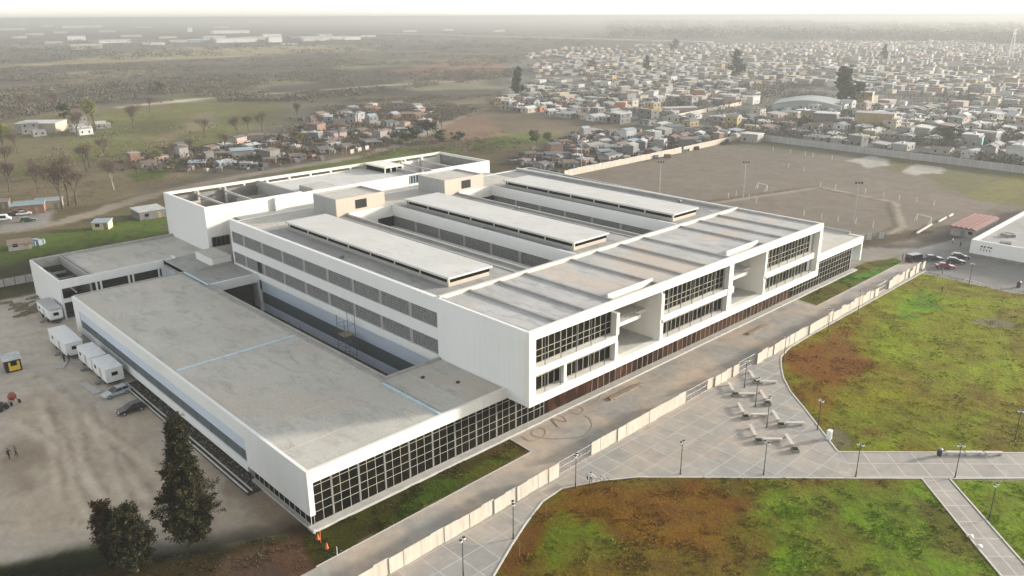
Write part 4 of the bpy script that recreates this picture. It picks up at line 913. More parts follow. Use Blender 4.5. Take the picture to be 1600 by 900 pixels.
def cabin(label, x0, x1, y0, y1, z1=3.25, z0=.75, mat='white_metal', win=True, rounded=False):
    cx, cy = (x0+x1)/2, (y0+y1)/2; lx, ly = (x1-x0)/2, (y1-y0)/2
    t_ = thing('site_cabin', label, 'cabin', (cx, cy, 0), group='white site cabins along the wing')
    o = MB().box(-lx, lx, -ly, ly, z0, z1-.12).build('body', mat, t_, bevel=.35 if rounded else .04)
    MB().box(-lx-.06, lx+.06, -ly-.06, ly+.06, z1-.12, z1).build('roof', 'steel_pole' if rounded else 'white_metal', t_, bevel=.3 if rounded else .03)
    bx('chassis', 'black_metal', t_, (-lx+.3, lx-.3, -ly+.3, ly-.3, .45, z0))
    for y in (-ly*.45, ly*.45):
        for x in (-lx+.25, lx-.25): MB().tube((x-.12, y, .38), (x+.12, y, .38), .38, n_=12).build('wheel', 'rubber', t_)
    f = bx('window', 'glass_dark', t_, (-.5, .5, -ly-.03, -ly+.02, 1.9, 2.5)); bx('frame', 'steel_pole', f, (-.56, .56, -ly-.022, -ly+.01, 1.82, 1.9), (-.56, .56, -ly-.022, -ly+.01, 2.5, 2.58))
    d = bx('door', 'steel_pole', t_, (-lx-.03, -lx+.02, -ly*.3, -ly*.3+.9, .8, 2.7))
    for y in (ly*.55,): bx('window', 'glass_dark', t_, (-lx-.03, -lx+.02, y-.4, y+.4, 1.9, 2.5))
    bx('step', 'grey_metal', t_, (-lx-.7, -lx-.04, -ly*.3, -ly*.3+.9, .3, .38), (-lx-1.1, -lx-.7, -ly*.3, -ly*.3+.9, .1, .18))
    m_ = MB(); m_.tube((-.5, -ly, .5), (0, -ly-1.1, .5), .05, n_=5).tube((.5, -ly, .5), (0, -ly-1.1, .5), .05, n_=5); m_.build('tow_bar', 'black_metal', t_)
    return t_
cabin('white cabin nearest the silver car, grille emblem on its end', -3.95, -1.05, 60.6, 67.5)
cabin('white cabin second in line, close behind the nearest one', -4.0, -1.3, 68.1, 75.6)
cabin('pale blue white cabin behind the two people', -5.3, -2.3, 77.8, 88.6, 3.3)
cabin('grey roofed rounded trailer against the annex wall', -2.3, .4, 99.6, 108.5, 3.3, .9, 'white_metal', rounded=True)
t_ = thing('guard_booth', 'yellow and black kiosk with a tin roof in the dirt yard', 'kiosk', (-13.6, 80.6, 0), R(-4))
bx('walls', 'cloth_black', t_, (-1.25, 1.25, -1.3, 1.3, 0, 2.3)); bx('panel', 'yellow_paint', t_, (-.75, 1.0, -1.34, -1.302, .25, 1.15), (-.75, -.4, -1.34, -1.302, 1.15, 1.9), (.6, 1.0, -1.34, -1.302, 1.15, 1.9)); bx('window', 'glass_dark', t_, (-.4, .6, -1.33, -1.301, 1.15, 1.85))
MB().prism([(-1.5, -1.7), (1.5, -1.7), (1.5, 1.5), (-1.5, 1.5)], 2.3, 0, [2.42, 2.42, 2.75, 2.75]).build('roof', 'tin_roof', t_)
t_ = thing('cement_mixer', 'red cement mixer with black wheels at the left edge', 'mixer', (-17.2, 65.2, 0), R(20))
MB().lathe((0, 0, .9), [(.25, -.2), (.65, .2), (.65, .6), (.35, 1.1)], 12).build('drum', 'red_paint', t_); m_ = MB()
for sx in (-1, 1): m_.tube((sx*.5, -.6, .3), (sx*.5, 0, 1.1), .05, n_=6).tube((sx*.5, .7, .1), (sx*.5, 0, 1.1), .05, n_=6)
m_.tube((-.5, .7, .1), (.5, .7, .1), .05, n_=6); m_.build('frame', 'red_paint', t_)
for sx in (-1, 1): MB().tube((sx*.6, -.6, .35), (sx*.75, -.6, .35), .35, n_=12).build('wheel', 'rubber', t_)
t_ = thing('small_loader', 'black wheeled machine beside the red mixer', 'machine', (-19.2, 64.0, 0), R(30))
bx('body', 'black_metal', t_, (-.9, .9, -.5, .5, .4, 1.0), (-.6, .2, -.4, .4, 1.0, 1.5), bevel=.06)
for sx in (-.6, .6):
    for sy in (-1, 1): MB().tube((sx, sy*.5, .38), (sx, sy*.7, .38), .38, n_=12).build('wheel', 'rubber', t_)
# rubble and boards in yard
rr = random.Random(9)
def board(label, x, y, a, L, w_=.9, h=.12, mat='wood'): o = MB().obox(0, 0, 0, L, w_, h, 0).build('timber_board', mat); o.location = (x, y, -.02); o.rotation_euler = (0, 0, a); return tag(o, label, 'board')
board('pale board lying on the ground below the pale blue cabin', -6.8, 76.2, R(60), 2.6, 1.4, .15, 'concrete_plain'); board('long pale slab on the ground beside the white cabins', -6.2, 62.5, R(95), 6.0, 1.2, .1, 'concrete_plain'); board('white board on the ground behind the kiosk', -15.5, 87.5, R(20), 2.2, 1.0, .12, 'cloth_white'); board('white sack pile left of the kiosk', -16, 84, R(50), 1.6, 1.0, .3, 'cloth_white')
m_ = MB()
for k in range(40):
    x = rr.uniform(-5.5, .5); y = rr.uniform(109.5, 122); m_.obox(x, y, 0, rr.uniform(1, 3.5), rr.uniform(.1, .3), rr.uniform(.1, .3)+rr.random()*.3, rr.uniform(-.4, .9))
tag(m_.build('scrap_timber', 'wood'), 'heap of scrap timber beside the annex wall', 'timber pile', kind='stuff')
m_ = MB()
for k in range(260):
    y = rr.uniform(14, 60); x = rr.uniform(-.9, .8); s = rr.uniform(.06, .28); m_.obox(x, y, 0, s, s*.8, s*.7, rr.uniform(0, 3))
tag(m_.build('rubble', 'dark_concrete'), 'rubble strewn in the trench along the side wall', 'rubble', kind='stuff')

# ------------------------------------------------------------------ people
def person(label, x, y, a=0, top='cloth_dark', legs='cloth_dark', lean=0.0, arms=(.15, .15), stride=.12, z=.0, h=1.74, bag=False):
    J = dict(pel=(0, 0, .95), che=(0, .02, 1.30), nek=(0, .02, 1.47), hed=(0, .03, 1.58), top=(0, .02, 1.70),
             shl=(-.19, .01, 1.40), ell=(-.24-arms[0], .02, 1.14), wrl=(-.24-arms[0]*1.6, -.08, .92), hal=(-.24-arms[0]*1.7, -.11, .83),
             shr=(.19, .01, 1.40), elr=(.24+arms[1], .02, 1.14), wrr=(.24+arms[1]*1.6, -.08, .92), har=(.24+arms[1]*1.7, -.11, .83),
             hil=(-.10, 0, .88), knl=(-.11, -stride, .50), anl=(-.11, -stride*.6, .09), tol=(-.12, -stride*.6-.17, .04),
             hir=(.10, 0, .88), knr=(.11, stride*.3, .50), anr=(.11, stride*1.4, .10), tor=(.12, stride*1.4-.17, .04))
    rad = dict(pel=.15, che=.155, nek=.06, hed=.095, top=.07, shl=.075, ell=.05, wrl=.035, hal=.04, shr=.075, elr=.05, wrr=.035, har=.04, hil=.105, knl=.065, anl=.045, tol=.04, hir=.105, knr=.065, anr=.045, tor=.04)
    E_ = [('pel', 'che'), ('che', 'nek'), ('nek', 'hed'), ('hed', 'top'), ('che', 'shl'), ('shl', 'ell'), ('ell', 'wrl'), ('wrl', 'hal'), ('che', 'shr'), ('shr', 'elr'), ('elr', 'wrr'), ('wrr', 'har'), ('pel', 'hil'), ('hil', 'knl'), ('knl', 'anl'), ('anl', 'tol'), ('pel', 'hir'), ('hir', 'knr'), ('knr', 'anr'), ('anr', 'tor')]
    ks = list(J); me = bpy.data.meshes.new('body'); me.from_pydata([Vector(J[k])*(h/1.74) for k in ks], [(ks.index(a_), ks.index(b_)) for a_, b_ in E_], [])
    tmp = bpy.data.objects.new('tmp', me); COL.objects.link(tmp); md = tmp.modifiers.new('skin', 'SKIN')
    for i, k in enumerate(ks): me.skin_vertices[0].data[i].radius = (rad[k], rad[k]*.85)
    me.skin_vertices[0].data[0].use_root = True
    sb = tmp.modifiers.new('sub', 'SUBSURF'); sb.levels = 1; sb.render_levels = 1
    dg = bpy.context.evaluated_depsgraph_get(); dg.update(); nm = bpy.data.meshes.new_from_object(tmp.evaluated_get(dg)); bpy.data.objects.remove(tmp)
    nm.name = 'body'; nm.materials.clear()
    for q in (top, legs, 'skin', 'rubber'): nm.materials.append(M(q))
    for p in nm.polygons:
        c = p.center; zc = c.z/(h/1.74); p.use_smooth = True
        p.material_index = 3 if zc < .1 else 1 if zc < .95 and abs(c.x) < .22 else 2 if (zc > 1.49 or (zc < .93 and abs(c.x) >= .22)) else 0
    o = bpy.data.objects.new('person', nm); COL.objects.link(o); o.location = (x, y, z); o.rotation_euler = (lean, 0, a)
    tag(o, label, 'person')
    MB().lathe((0, .035, 1.60*h/1.74), [(.098, 0), (.108, .06), (.085, .12), (.03, .15)], 10).build('hair', 'hair', o, smooth=True)
    return o
v = W(923, 755); person('person in a white top and dark trousers walking in the plaza with a dark bag', v.x, v.y, R(120), 'cloth_white', 'cloth_dark', arms=(.30, .22), stride=.16, z=.066)
t_ = MB(); t_.prism([(-.14, -.06), (.14, -.08), (.16, .05), (-.12, .07)], 0, .55).prism([(-.1, -.03), (.1, -.03), (.08, .03), (-.08, .03)], .55, .8); o = t_.build('shoulder_bag', 'cloth_black', bevel=.03); q = W(918, 755); o.location = (q.x+.1, q.y+.1, .45); o.rotation_euler = (0, R(24), R(60)); tag(o, 'black bag swung out at the side of the walking person', 'bag')
# pushed bicycle beside the walker
v = W(941, 755); t_ = thing('bicycle', 'pale bicycle lying on the plaza beside the walking person', 'bicycle', (v.x, v.y, .09), R(-40))
for sx in (-.52, .52):
    m_ = MB(); pts = [(sx+.33*math.cos(k*math.pi/8), .33*math.sin(k*math.pi/8)*.6, .34+.33*math.sin(k*math.pi/8)*.8) for k in range(17)]; m_.path(pts, .025, 5); m_.build('wheel', 'rubber', t_)
m_ = MB(); m_.path([(-.52, 0, .34), (-.1, 0, .34), (.38, .15, .78), (-.2, .15, .78), (-.1, 0, .34)], .022, 5); m_.path([(.52, 0, .34), (.38, .15, .9), (.3, -.1, .95)], .022, 5); m_.build('frame', 'white_metal', t_)
bx('saddle', 'black_metal', t_, (-.32, -.08, .08, .2, .86, .92))
for p, lb, a, tp, lg in (((101, 566), 'left one of two dark dressed people standing by the pale blue cabin', 20, 'cloth_black', 'cloth_black'), ((108.5, 566), 'right one of two dark dressed people standing by the pale blue cabin', -30, 'cloth_black', 'cloth_dark'),
    ((15, 717), 'left one of two people in dark clothes walking on the dirt yard', 40, 'cloth_dark', 'cloth_black'), ((26, 713), 'right one of two people in dark clothes, striding on the dirt yard', 60, 'cloth_grey', 'cloth_black'),
    ((1471, 458), 'person in dark clothes standing on the big lawn', 0, 'cloth_black', 'cloth_black'), ((1472, 429), 'person in green and dark clothes at the kerb beside the red sedan', 0, 'cloth_grey', 'cloth_dark'),
    ((1488, 381), 'person in light top near the red roofed shed', 0, 'cloth_white', 'cloth_dark'), ((1500, 387), 'person in black in front of the red roofed shed', 40, 'cloth_black', 'cloth_black'), ((1410, 406), 'person in grey by the lawn strip behind the black van', 0, 'cloth_grey', 'cloth_dark')):
    v = W(*p); person(lb, v.x, v.y, R(a), tp, lg, z=-.02 if v.x < 0 else .07, stride=.2 if 'strid' in lb else .08)

# ------------------------------------------------------------------ trees
def leaf(m_, c, s, rr_, flat=.5):
    a = Vector((rr_.uniform(-1, 1), rr_.uniform(-1, 1), rr_.uniform(-1, 1)*flat)).normalized()*s
    b_ = a.cross(Vector((rr_.uniform(-1, 1), rr_.uniform(-1, 1), rr_.uniform(-1, 1)))).normalized()*s*rr_.uniform(.35, .7)
    m_.quad(c-a-b_*.3, c-b_, c+a, c+b_)
def conifer(label, x, y, h, prof, n_, mat, seed, lean=(0, 0), base=1.2):
    rr_ = random.Random(seed); t_ = thing('conifer_tree', label, 'tree', (x, y, 0), group='dark conifers in the foreground')
    tr_ = MB(); 
    for k in range(8):
        z0, z1 = h*.95*k/8, h*.95*(k+1)/8; tr_.tube((lean[0]*z0/h, lean[1]*z0/h, z0), (lean[0]*z1/h, lean[1]*z1/h, z1), .32*(1-k/8)+.05, .32*(1-(k+1)/8)+.05, 8, False)
    m_ = MB(); clumps = []
    nb = int(n_/55)
    for k in range(nb):
        t = rr_.random()**.9; z = base+(h-base)*t
        i = t*(len(prof)-1); j = min(int(i), len(prof)-2); r_ = prof[j]+(prof[j+1]-prof[j])*(i-j)
        a = rr_.uniform(0, 2*math.pi); r_ *= (.84+1.0*mnoise.noise(Vector((math.cos(a)*1.6, math.sin(a)*1.6, z*.9+seed)))+.12*math.sin(z*3.1+a))
        rad = r_*(rr_.random()**.35); c = Vector((lean[0]*z/h+rad*math.cos(a), lean[1]*z/h+rad*math.sin(a), z)); clumps.append((c, a))
        if k % 6 == 0: tr_.tube((lean[0]*z/h, lean[1]*z/h, z-.5), tuple(c), .07, .02, 4, False)
    for c, a in clumps:
        up = rr_.uniform(-.1, .9); ax = Vector((math.cos(a), math.sin(a), up)).normalized(); ln = rr_.uniform(.4, 1.25)
        for q in range(55):
            s = rr_.random(); sp_ = .26*(1-s*.7)
            p = c+ax*(s*ln)+Vector((rr_.gauss(0, sp_), rr_.gauss(0, sp_), rr_.gauss(0, sp_)*.9)); leaf(m_, p, rr_.uniform(.06, .15), rr_)
    tr_.build('trunk', 'bark', t_); m_.build('crown', mat, t_)
    return t_
v = W(300, 852); conifer('tall pointed dark conifer against the low side wall', v.x, v.y, 16.6, [1.5, 2.8, 3.1, 2.85, 2.5, 2.05, 1.6, 1.15, .8, .45, .42, .1], 85000, 'leaf_conifer', 3, (.25, .1), 1.0)
v = W(212, 892); conifer('broad round topped conifer between the slim one and the tall one', v.x, v.y, 8.2, [.8, 1.5, 1.85, 1.9, 1.7, 1.3, .8, .25], 34000, 'leaf_conifer', 8, (0, 0), .8)
v = W(176, 880); conifer('slim rusty conifer leftmost of the foreground trees', v.x, v.y, 8.0, [.4, .65, .75, .75, .75, .65, .45, .2], 14000, 'leaf_rusty', 21, (-.1, .1), .8)

def bare_tree(label, x, y, h, spread, seed, mat='twig', leafn=900, cat='tree', group='bare trees on the plain', bark='bark', name='bare_tree', ls=.35):
    rr_ = random.Random(seed); t_ = thing(name, label, cat, (x, y, 0), group=group); tr_ = MB(); m_ = MB(); tips = []
    def grow(p, d, L, r_, lev):
        q = p+d*L; tr_.tube(tuple(p), tuple(q), r_, r_*.6, 5 if lev < 2 else 3, False)
        if lev >= 4: tips.append((q, d)); return
        for k in range(3 if lev else 4):
            nd_ = (d+Vector((rr_.uniform(-1, 1), rr_.uniform(-1, 1), rr_.uniform(-.1, .6)))*spread*(.55+.15*lev)).normalized(); grow(q, nd_, L*rr_.uniform(.6, .85), r_*.55, lev+1)
            if lev >= 2: tips.append((q, nd_))
    grow(Vector((0, 0, -.1)), Vector((rr_.uniform(-.08, .08), rr_.uniform(-.08, .08), 1)).normalized(), h*.27, h*.022, 0)
    for k in range(leafn):
        q, d = rr_.choice(tips); p = q+Vector((rr_.gauss(0, h*.05), rr_.gauss(0, h*.05), rr_.gauss(0, h*.045)))
        a = (d+Vector((rr_.uniform(-.6, .6), rr_.uniform(-.6, .6), rr_.uniform(-.3, .6)))).normalized()*rr_.uniform(.5, 1)*h*ls*.16
        s = a.cross(Vector((rr_.uniform(-1, 1), rr_.uniform(-1, 1), rr_.uniform(-1, 1)))).normalized()*h*(.0028 if mat == 'twig' else .009)
        m_.quad(p-s, p+a, p+s)
    tr_.build('trunk', bark, t_); m_.build('crown', mat, t_)
    return t_
def blob_tree(label, x, y, h, w_, seed, mat='leaf_darkgreen', n_=500, group=None, name='evergreen_tree', s=.09, conic=False):
    rr_ = random.Random(seed); t_ = thing(name, label, 'tree', (x, y, 0), group=group)
    MB().tube((0, 0, 0), (0, 0, h*.6), h*.03, h*.015, 6).build('trunk', 'bark', t_); m_ = MB()
    cl = [(rr_.uniform(0, 6.28), rr_.random(), rr_.random()**.5) for k in range(14)]
    for k in range(n_):
        a, t, q = rr_.choice(cl); z = h*(.15+.8*t); r_ = w_/2*q*((1.05-t) if conic else math.sqrt(max(.1, 1-(2*t-1)**2)))
        c = Vector((r_*math.cos(a), r_*math.sin(a), z))+Vector((rr_.gauss(0, w_*.10), rr_.gauss(0, w_*.10), rr_.gauss(0, h*.06))); leaf(m_, c, h*s*rr_.uniform(.5, 1), rr_)
    m_.build('crown', mat, t_); return t_
# left country trees
BT = [((98, 326), 17, 'two-trunked bare brown tree beside the brick house, left trunk'), ((120, 320), 16, 'bare brown tree right of the one beside the brick house'), ((108, 322), 19, 'tallest bare tree in the clump beside the brick house'), ((178, 297), 13, 'pale trunked bare tree standing alone by the road'),
 ((135, 268), 14, 'yellowish bare tree above the road bend'), ((60, 300), 12, 'hazy bare tree left of the clump'), ((10, 268), 13, 'bare tree at the left edge of the fields'), ((210, 205), 18, 'wide bare tree at the edge of the green field'), ((320, 215), 12, 'bare tree above the brick shacks'),
 ((372, 215), 13, 'forked bare tree among the grey shacks'), ((410, 208), 13, 'dark branching tree behind the shacks'), ((28, 240), 12, 'bare tree by the white farm shed'), ((120, 215), 16, 'bare tree in front of the farm sheds'), ((465, 190), 13, 'bare tree at the scrub edge'), ((500, 205), 11, 'pale bare tree among far shacks'), ((560, 195), 12, 'bare tree among the far brick shacks'), ((270, 255), 10, 'low bare tree left of the brick shacks')]
BT += [((60, 282), 11, 'bare tree in the brown field at the far left, lower one'), ((215, 285), 9, 'low bare tree just above the dirt road'), ((165, 250), 12, 'bare brown tree right of the yellow willow'), ((300, 245), 10, 'bare tree in front of the first shanties'), ((352, 240), 11, 'bare tree amid the nearest brick shanties'), ((455, 232), 10, 'bare tree by the road in the shanties'), ((530, 222), 11, 'bare tree in the middle shanties'), ((598, 205), 11, 'bare tree in the farthest shanties'), ((40, 178), 16, 'wide brown tree behind the farm sheds, left'), ((90, 175), 15, 'wide brown tree behind the farm sheds, right'), ((235, 178), 14, 'brown tree clump left of the green field track'), ((690, 205), 9, 'bare tree by the track at the scrub'), ((15, 300), 13, 'bare tree behind the white van')]
for i, (p, h, lb) in enumerate(BT):
    v = W(*p); bare_tree(lb, v.x, v.y, h, .75, 40+i, leafn=4200 if p[1] > 290 else 2600, bark='bark' if i != 3 else 'bark_pale')
for i, (p, h, lb) in enumerate((((150, 205), 19, 'yellow green willow beside the farm sheds'), ((140, 262), 12, 'yellow green willow above the road bend'), ((8, 240), 15, 'yellow green willow at the left edge'), ((248, 262), 8, 'small yellow willow near the brick shacks'), ((388, 205), 10, 'yellow green tree at the edge of the green field'), ((858, 235), 10, 'yellow willow bush on the green patch'), ((838, 230), 8, 'smaller willow bush on the green patch'), ((470, 232), 9, 'pale yellow tree among the shacks'))):
    v = W(*p); bare_tree(lb, v.x, v.y, h, .6, 80+i, 'leaf_yellow', 2600, group='yellow willows', name='willow_tree')
for i, (p, h, w_, lb) in enumerate((((645, 225), 8, 10, 'round dark evergreen behind the rear block'), ((668, 212), 9, 9, 'taller dark evergreen behind the rear block'), ((625, 228), 7, 8, 'olive evergreen bush left of the round ones'), ((690, 222), 6, 7, 'small evergreen bush right of the round ones'), ((715, 220), 6, 7, 'evergreen bush in the brown scrub'), ((102, 186), 11, 6, 'slim dark tree in the green field'), ((809, 148), 22, 9, 'tall dark cypress at the near corner of the town'), ((1150, 122), 26, 17, 'big dark conifer in the middle of the town'), ((1315, 165), 30, 13, 'tall dark conifer behind the green hangar'), ((832, 222), 6, 6, 'dark bush beside the willow bush'), ((1010, 112), 17, 9, 'dark conifer in the far left of the town'), ((1382, 95), 20, 10, 'dark tree beside the white water tank tower'), ((1338, 165), 17, 16, 'bare greenish tree beside the tall conifer'), ((1486, 222), 9, 10, 'dark round tree near the turquoise house'), ((1052, 82), 22, 14, 'hazy dark tree on the far side of the town'), ((925, 110), 12, 12, 'dark tree cluster at the left end of the town'), ((245, 145), 9, 12, 'small dark trees beside the field road'))):
    v = W(*p); blob_tree(lb, v.x, v.y, h, w_, 120+i, n_=650, conic='conifer' in lb or 'cypress' in lb, group='dark trees beyond the building')
# scrub wood: one mass nobody could count
rr = random.Random(77); m_ = MB()
def in_poly(x, y, poly):
    c = False; n_ = len(poly)
    for i in range(n_):
        a = poly[i]; b_ = poly[i-1]
        if (a[1] > y) != (b_[1] > y) and x < (b_[0]-a[0])*(y-a[1])/(b_[1]-a[1])+a[0]: c = not c
    return c
def scrub(poly, n_, h0, h1, cols, dens=1.0):
    px = [p[0] for p in poly]; py = [p[1] for p in poly]; k = 0; tries = 0
    while k < n_ and tries < n_*8:
        tries += 1
        # even over the ground as seen: sample the strip in distance
        u = rr.uniform(min(px), max(px)); t = rr.uniform(min(py), max(py))
        if not in_poly(u, t, poly): continue
        v = W(u, t); 
        if mnoise.noise(Vector((v.x*.008, v.y*.008, 0)))*1.6+mnoise.noise(Vector((v.x*.03, v.y*.03, 5)))+rr.uniform(-.35, .35) < -.05: continue
        k += 1; h = rr.uniform(h0, h1)*.8; c = rr.choice(cols); f = rr.uniform(.75, 1.2); m_.col = tuple(q*f*1.05 for q in c); w_ = h*rr.uniform(1.0, 2.2)
        for q in range(34):
            ce = Vector((v.x+rr.gauss(0, w_*.42), v.y+rr.gauss(0, w_*.42), h*rr.uniform(.1, .8))); leaf(m_, ce, w_*.11*rr.uniform(.6, 1.2), rr)
S1_ = [(205, 250), (260, 238), (370, 226), (440, 208), (500, 184), (560, 166), (700, 160), (690, 196), (600, 226), (500, 250), (440, 256), (360, 268), (300, 266), (250, 273), (210, 262)]
GREY = [(.105, .092, .07), (.12, .10, .078), (.095, .088, .065), (.14, .115, .085), (.10, .10, .065)]
scrub([(0, 108), (200, 100), (400, 90), (600, 84), (820, 80), (820, 120), (700, 132), (560, 150), (440, 160), (300, 158), (120, 170), (0, 190)], 3800, 2.5, 6, GREY)
scrub([(430, 160), (760, 150), (780, 165), (700, 190), (560, 170), (470, 190)], 700, 1.5, 4, GREY+[(.13, .11, .07)])
scrub([(560, 235), (640, 215), (900, 200), (1000, 208), (900, 240), (700, 240), (560, 255)], 420, .8, 2.6, [(.10, .09, .05), (.13, .10, .06), (.08, .10, .04), (.16, .11, .07)])
scrub(S1_, 520, 1.2, 4.5, [(.095, .078, .058), (.075, .07, .045), (.07, .075, .04), (.115, .09, .065)])
scrub([(800, 245), (940, 205), (1160, 205), (1155, 214), (900, 258), (820, 262)], 260, .8, 3, [(.08, .08, .06), (.12, .10, .07), (.09, .11, .05)])
scrub([(100, 168), (430, 152), (440, 200), (330, 228), (200, 250), (60, 260)], 160, .8, 3.5, [(.14, .12, .08), (.12, .13, .06)])
scrub([(0, 285), (330, 240), (300, 280), (0, 350)], 240, .5, 1.6, [(.16, .13, .08), (.11, .10, .05)])
scrub([(200, 330), (262, 315), (262, 372), (60, 430), (0, 452), (0, 425)], 200, .3, 1.2, [(.07, .08, .035), (.10, .09, .05)])
scrub([(1380, 366), (1450, 378), (1448, 392), (1385, 384)], 110, .8, 2.6, [(.10, .08, .05), (.13, .10, .07), (.08, .07, .04)])
scrub([(0, 60), (600, 40), (950, 38), (950, 70), (600, 82), (0, 100)], 900, 5, 12, [(.07, .075, .06), (.09, .09, .07)])
scrub([(950, 28), (1600, 40), (1750, 60), (1600, 70), (1200, 62), (950, 60)], 1500, 14, 34, [(.04, .045, .035), (.06, .06, .045)])
scrub([(950, 27), (1110, 27), (1120, 40), (950, 40)], 260, 26, 46, [(.035, .04, .03)])
scrub([(1130, 28), (1260, 28), (1280, 44), (1140, 42)], 220, 24, 42, [(.035, .04, .03)])
scrub([(180, 30), (260, 30), (260, 40), (180, 40)], 90, 20, 36, [(.035, .04, .03)])
scrub([(780, 75), (1600, 60), (1600, 265), (1165, 205), (800, 160)], 2300, 2.5, 7, [(.10, .105, .075), (.12, .11, .085), (.09, .09, .07)])
tag(m_.build('scrub_wood', 'foliage_mass'), 'grey brown winter scrub and far tree belts on the plain', 'scrub', kind='stuff')

# ------------------------------------------------------------------ houses
HW = [('grey block', (.30, .29, .275)), ('unpainted brick', (.36, .17, .10)), ('cream', (.50, .45, .35)), ('white', (.62, .62, .60)), ('dark grey', (.17, .17, .165)), ('pale pink', (.46, .34, .29)), ('ochre', (.42, .33, .17)), ('raw concrete', (.36, .35, .33)), ('orange', (.55, .22, .10)), ('turquoise', (.22, .45, .46))]
HR = [('pale tin', (.52, .53, .53)), ('grey concrete', (.36, .355, .34)), ('rusty tin', (.24, .17, .13)), ('white', (.66, .66, .64)), ('dark sheet', (.15, .155, .16)), ('bluish tin', (.38, .45, .50))]
HW = [(n_, c_ if n_ != 'unpainted brick' else (.27, .15, .105)) for n_, c_ in HW]
HW = [(n_, tuple(q*.72 for q in c_)) for n_, c_ in HW]; HR = [(n_, tuple(q*.7 for q in c_)) for n_, c_ in HR]
for nm, c in HW: plain('wall_'+nm.replace(' ', '_'), c, .85, .18, .8)
for nm, c in HR: plain('roof_'+nm.replace(' ', '_'), c, .6, .22, .7)
PROT = {}
def house_shape(seed):
    r_ = random.Random(seed); L = r_.uniform(7, 12); D = r_.uniform(5.5, 8.5); st = 2 if r_.random() < .22 else 1; H = 2.9*st+r_.uniform(-.2, .3)
    ext = r_.random() < .6
    return L, D, H, ext, r_.choice(('slab', 'slab', 'lean', 'gable')), r_
def house_parts(seed, wall, roof, detailed=True):
    key = (seed, wall, roof, detailed)
    if key in PROT: return PROT[key]
    L, D, H, ext, rt, r_ = house_shape(seed)
    wm, rm = 'wall_'+wall.replace(' ', '_'), 'roof_'+roof.replace(' ', '_')
    a = MB(); a.box(-L/2, L/2, -D/2, D/2, 0, H)
    if ext: a.box(L/2, L/2+L*.4, -D/2+.5, D/2-1, 0, 2.4)
    b_ = MB()
    if rt == 'slab': b_.box(-L/2-.2, L/2+.2, -D/2-.2, D/2+.2, H, H+.22); b_.box(-L*.2, -L*.2+1.1, -.5, .6, H+.22, H+1.3)
    elif rt == 'lean': b_.prism([(-L/2-.4, -D/2-.5), (L/2+.4, -D/2-.5), (L/2+.4, D/2+.4), (-L/2-.4, D/2+.4)], H, 0, [H+.15, H+.15, H+.9, H+.9])
    else:
        i = len(b_.v); b_.v += [(-L/2-.3, -D/2-.4, H), (L/2+.3, -D/2-.4, H), (L/2+.3, D/2+.4, H), (-L/2-.3, D/2+.4, H), (-L/2-.3, 0, H+1.3), (L/2+.3, 0, H+1.3)]
        for q in ((0, 1, 5, 4), (2, 3, 4, 5), (1, 2, 5), (3, 0, 4), (3, 2, 1, 0)): b_.face(tuple(i+k for k in q))
    if ext: b_.prism([(L/2+.22, -D/2+.2), (L/2+L*.4+.3, -D/2+.2), (L/2+L*.4+.3, D/2-.7), (L/2+.22, D/2-.7)], 2.4, 0, [2.5, 2.6, 2.6, 2.5])
    wn = []
    for fl in range(1 if H < 4 else 2):
        for x in (-L*.28, L*.22):
            for sy in (-1, 1): wn.append((x-.55, x+.55, sy*(D/2+.02)-.03, sy*(D/2+.02)+.03, 1.0+2.9*fl, 2.1+2.9*fl))
        wn.append((-L/2-.05, -L/2+.02, -.6, .6, 1.0+2.9*fl, 2.1+2.9*fl))
    dr = (-.45, .45, -D/2-.05, -D/2+.02, 0, 2.05)
    def md(m_, name, mats):
        o = m_.build(name, mats); me_ = o.data; bpy.data.objects.remove(o); return me_
    if detailed:
        res = [md(a, 'walls', wm), md(b_, 'roof', rm)]+[md(MB().box(*q), 'window', 'glass_dark') for q in wn[:4]]+[md(MB().box(*dr), 'door', 'wood')]
    else:
        a.cur = 1; a.v, o_ = a.v, len(a.v); a.f += [tuple(k+o_ for k in f) for f in b_.f]; a.mi += [1]*len(b_.f); a.cols += [None]*len(b_.f); a.v += b_.v; a.cur = 2
        for q in wn: a.box(*q)
        res = [md(a, 'small_house', [wm, rm, 'glass_dark'])]
    PROT[key] = res; return res
def inpoly_px(v, poly): p = PX((v[0], v[1], 0)); return in_poly(p[0], p[1], poly)
cand = []
rr = random.Random(5)
TOWN = [(778, 172), (800, 140), (840, 118), (820, 86), (880, 76), (1000, 70), (1300, 66), (1600, 64), (1800, 64), (1800, 300), (1600, 262), (1400, 236), (1172, 206), (1130, 196), (1040, 200), (960, 196), (880, 190)]
NOGO = [[(1180, 140), (1300, 140), (1310, 178), (1180, 176)], [(1030, 168), (1165, 162), (1300, 168), (1160, 184), (1060, 186)], [(930, 128), (800, 130), (800, 140), (930, 138)]]
x = 336.0; row = 0
while x < 2300:
    far = x > 900; st = 12.5 if not far else 17; y = -480.0; row += 1
    if row % 4 == 0: x += 7
    kk_ = 0
    while y < 1500:
        kk_ += 1; y += st*(.8 if not far else 1)+(8 if kk_ % 7 == 0 else 0); px_, py_ = x+rr.uniform(-2.5, 2.5), y+rr.uniform(-2, 2)
        if rr.random() < (.16 if not far else .35): continue
        if mnoise.noise(Vector((px_*.006, py_*.006, 3))) < -.33: continue
        if inpoly_px((px_, py_), TOWN) and not any(inpoly_px((px_, py_), q) for q in NOGO): cand.append((px_, py_, 'town', rr.uniform(-.12, .12)+(R(90) if rr.random() < .4 else 0)))
    x += st+1
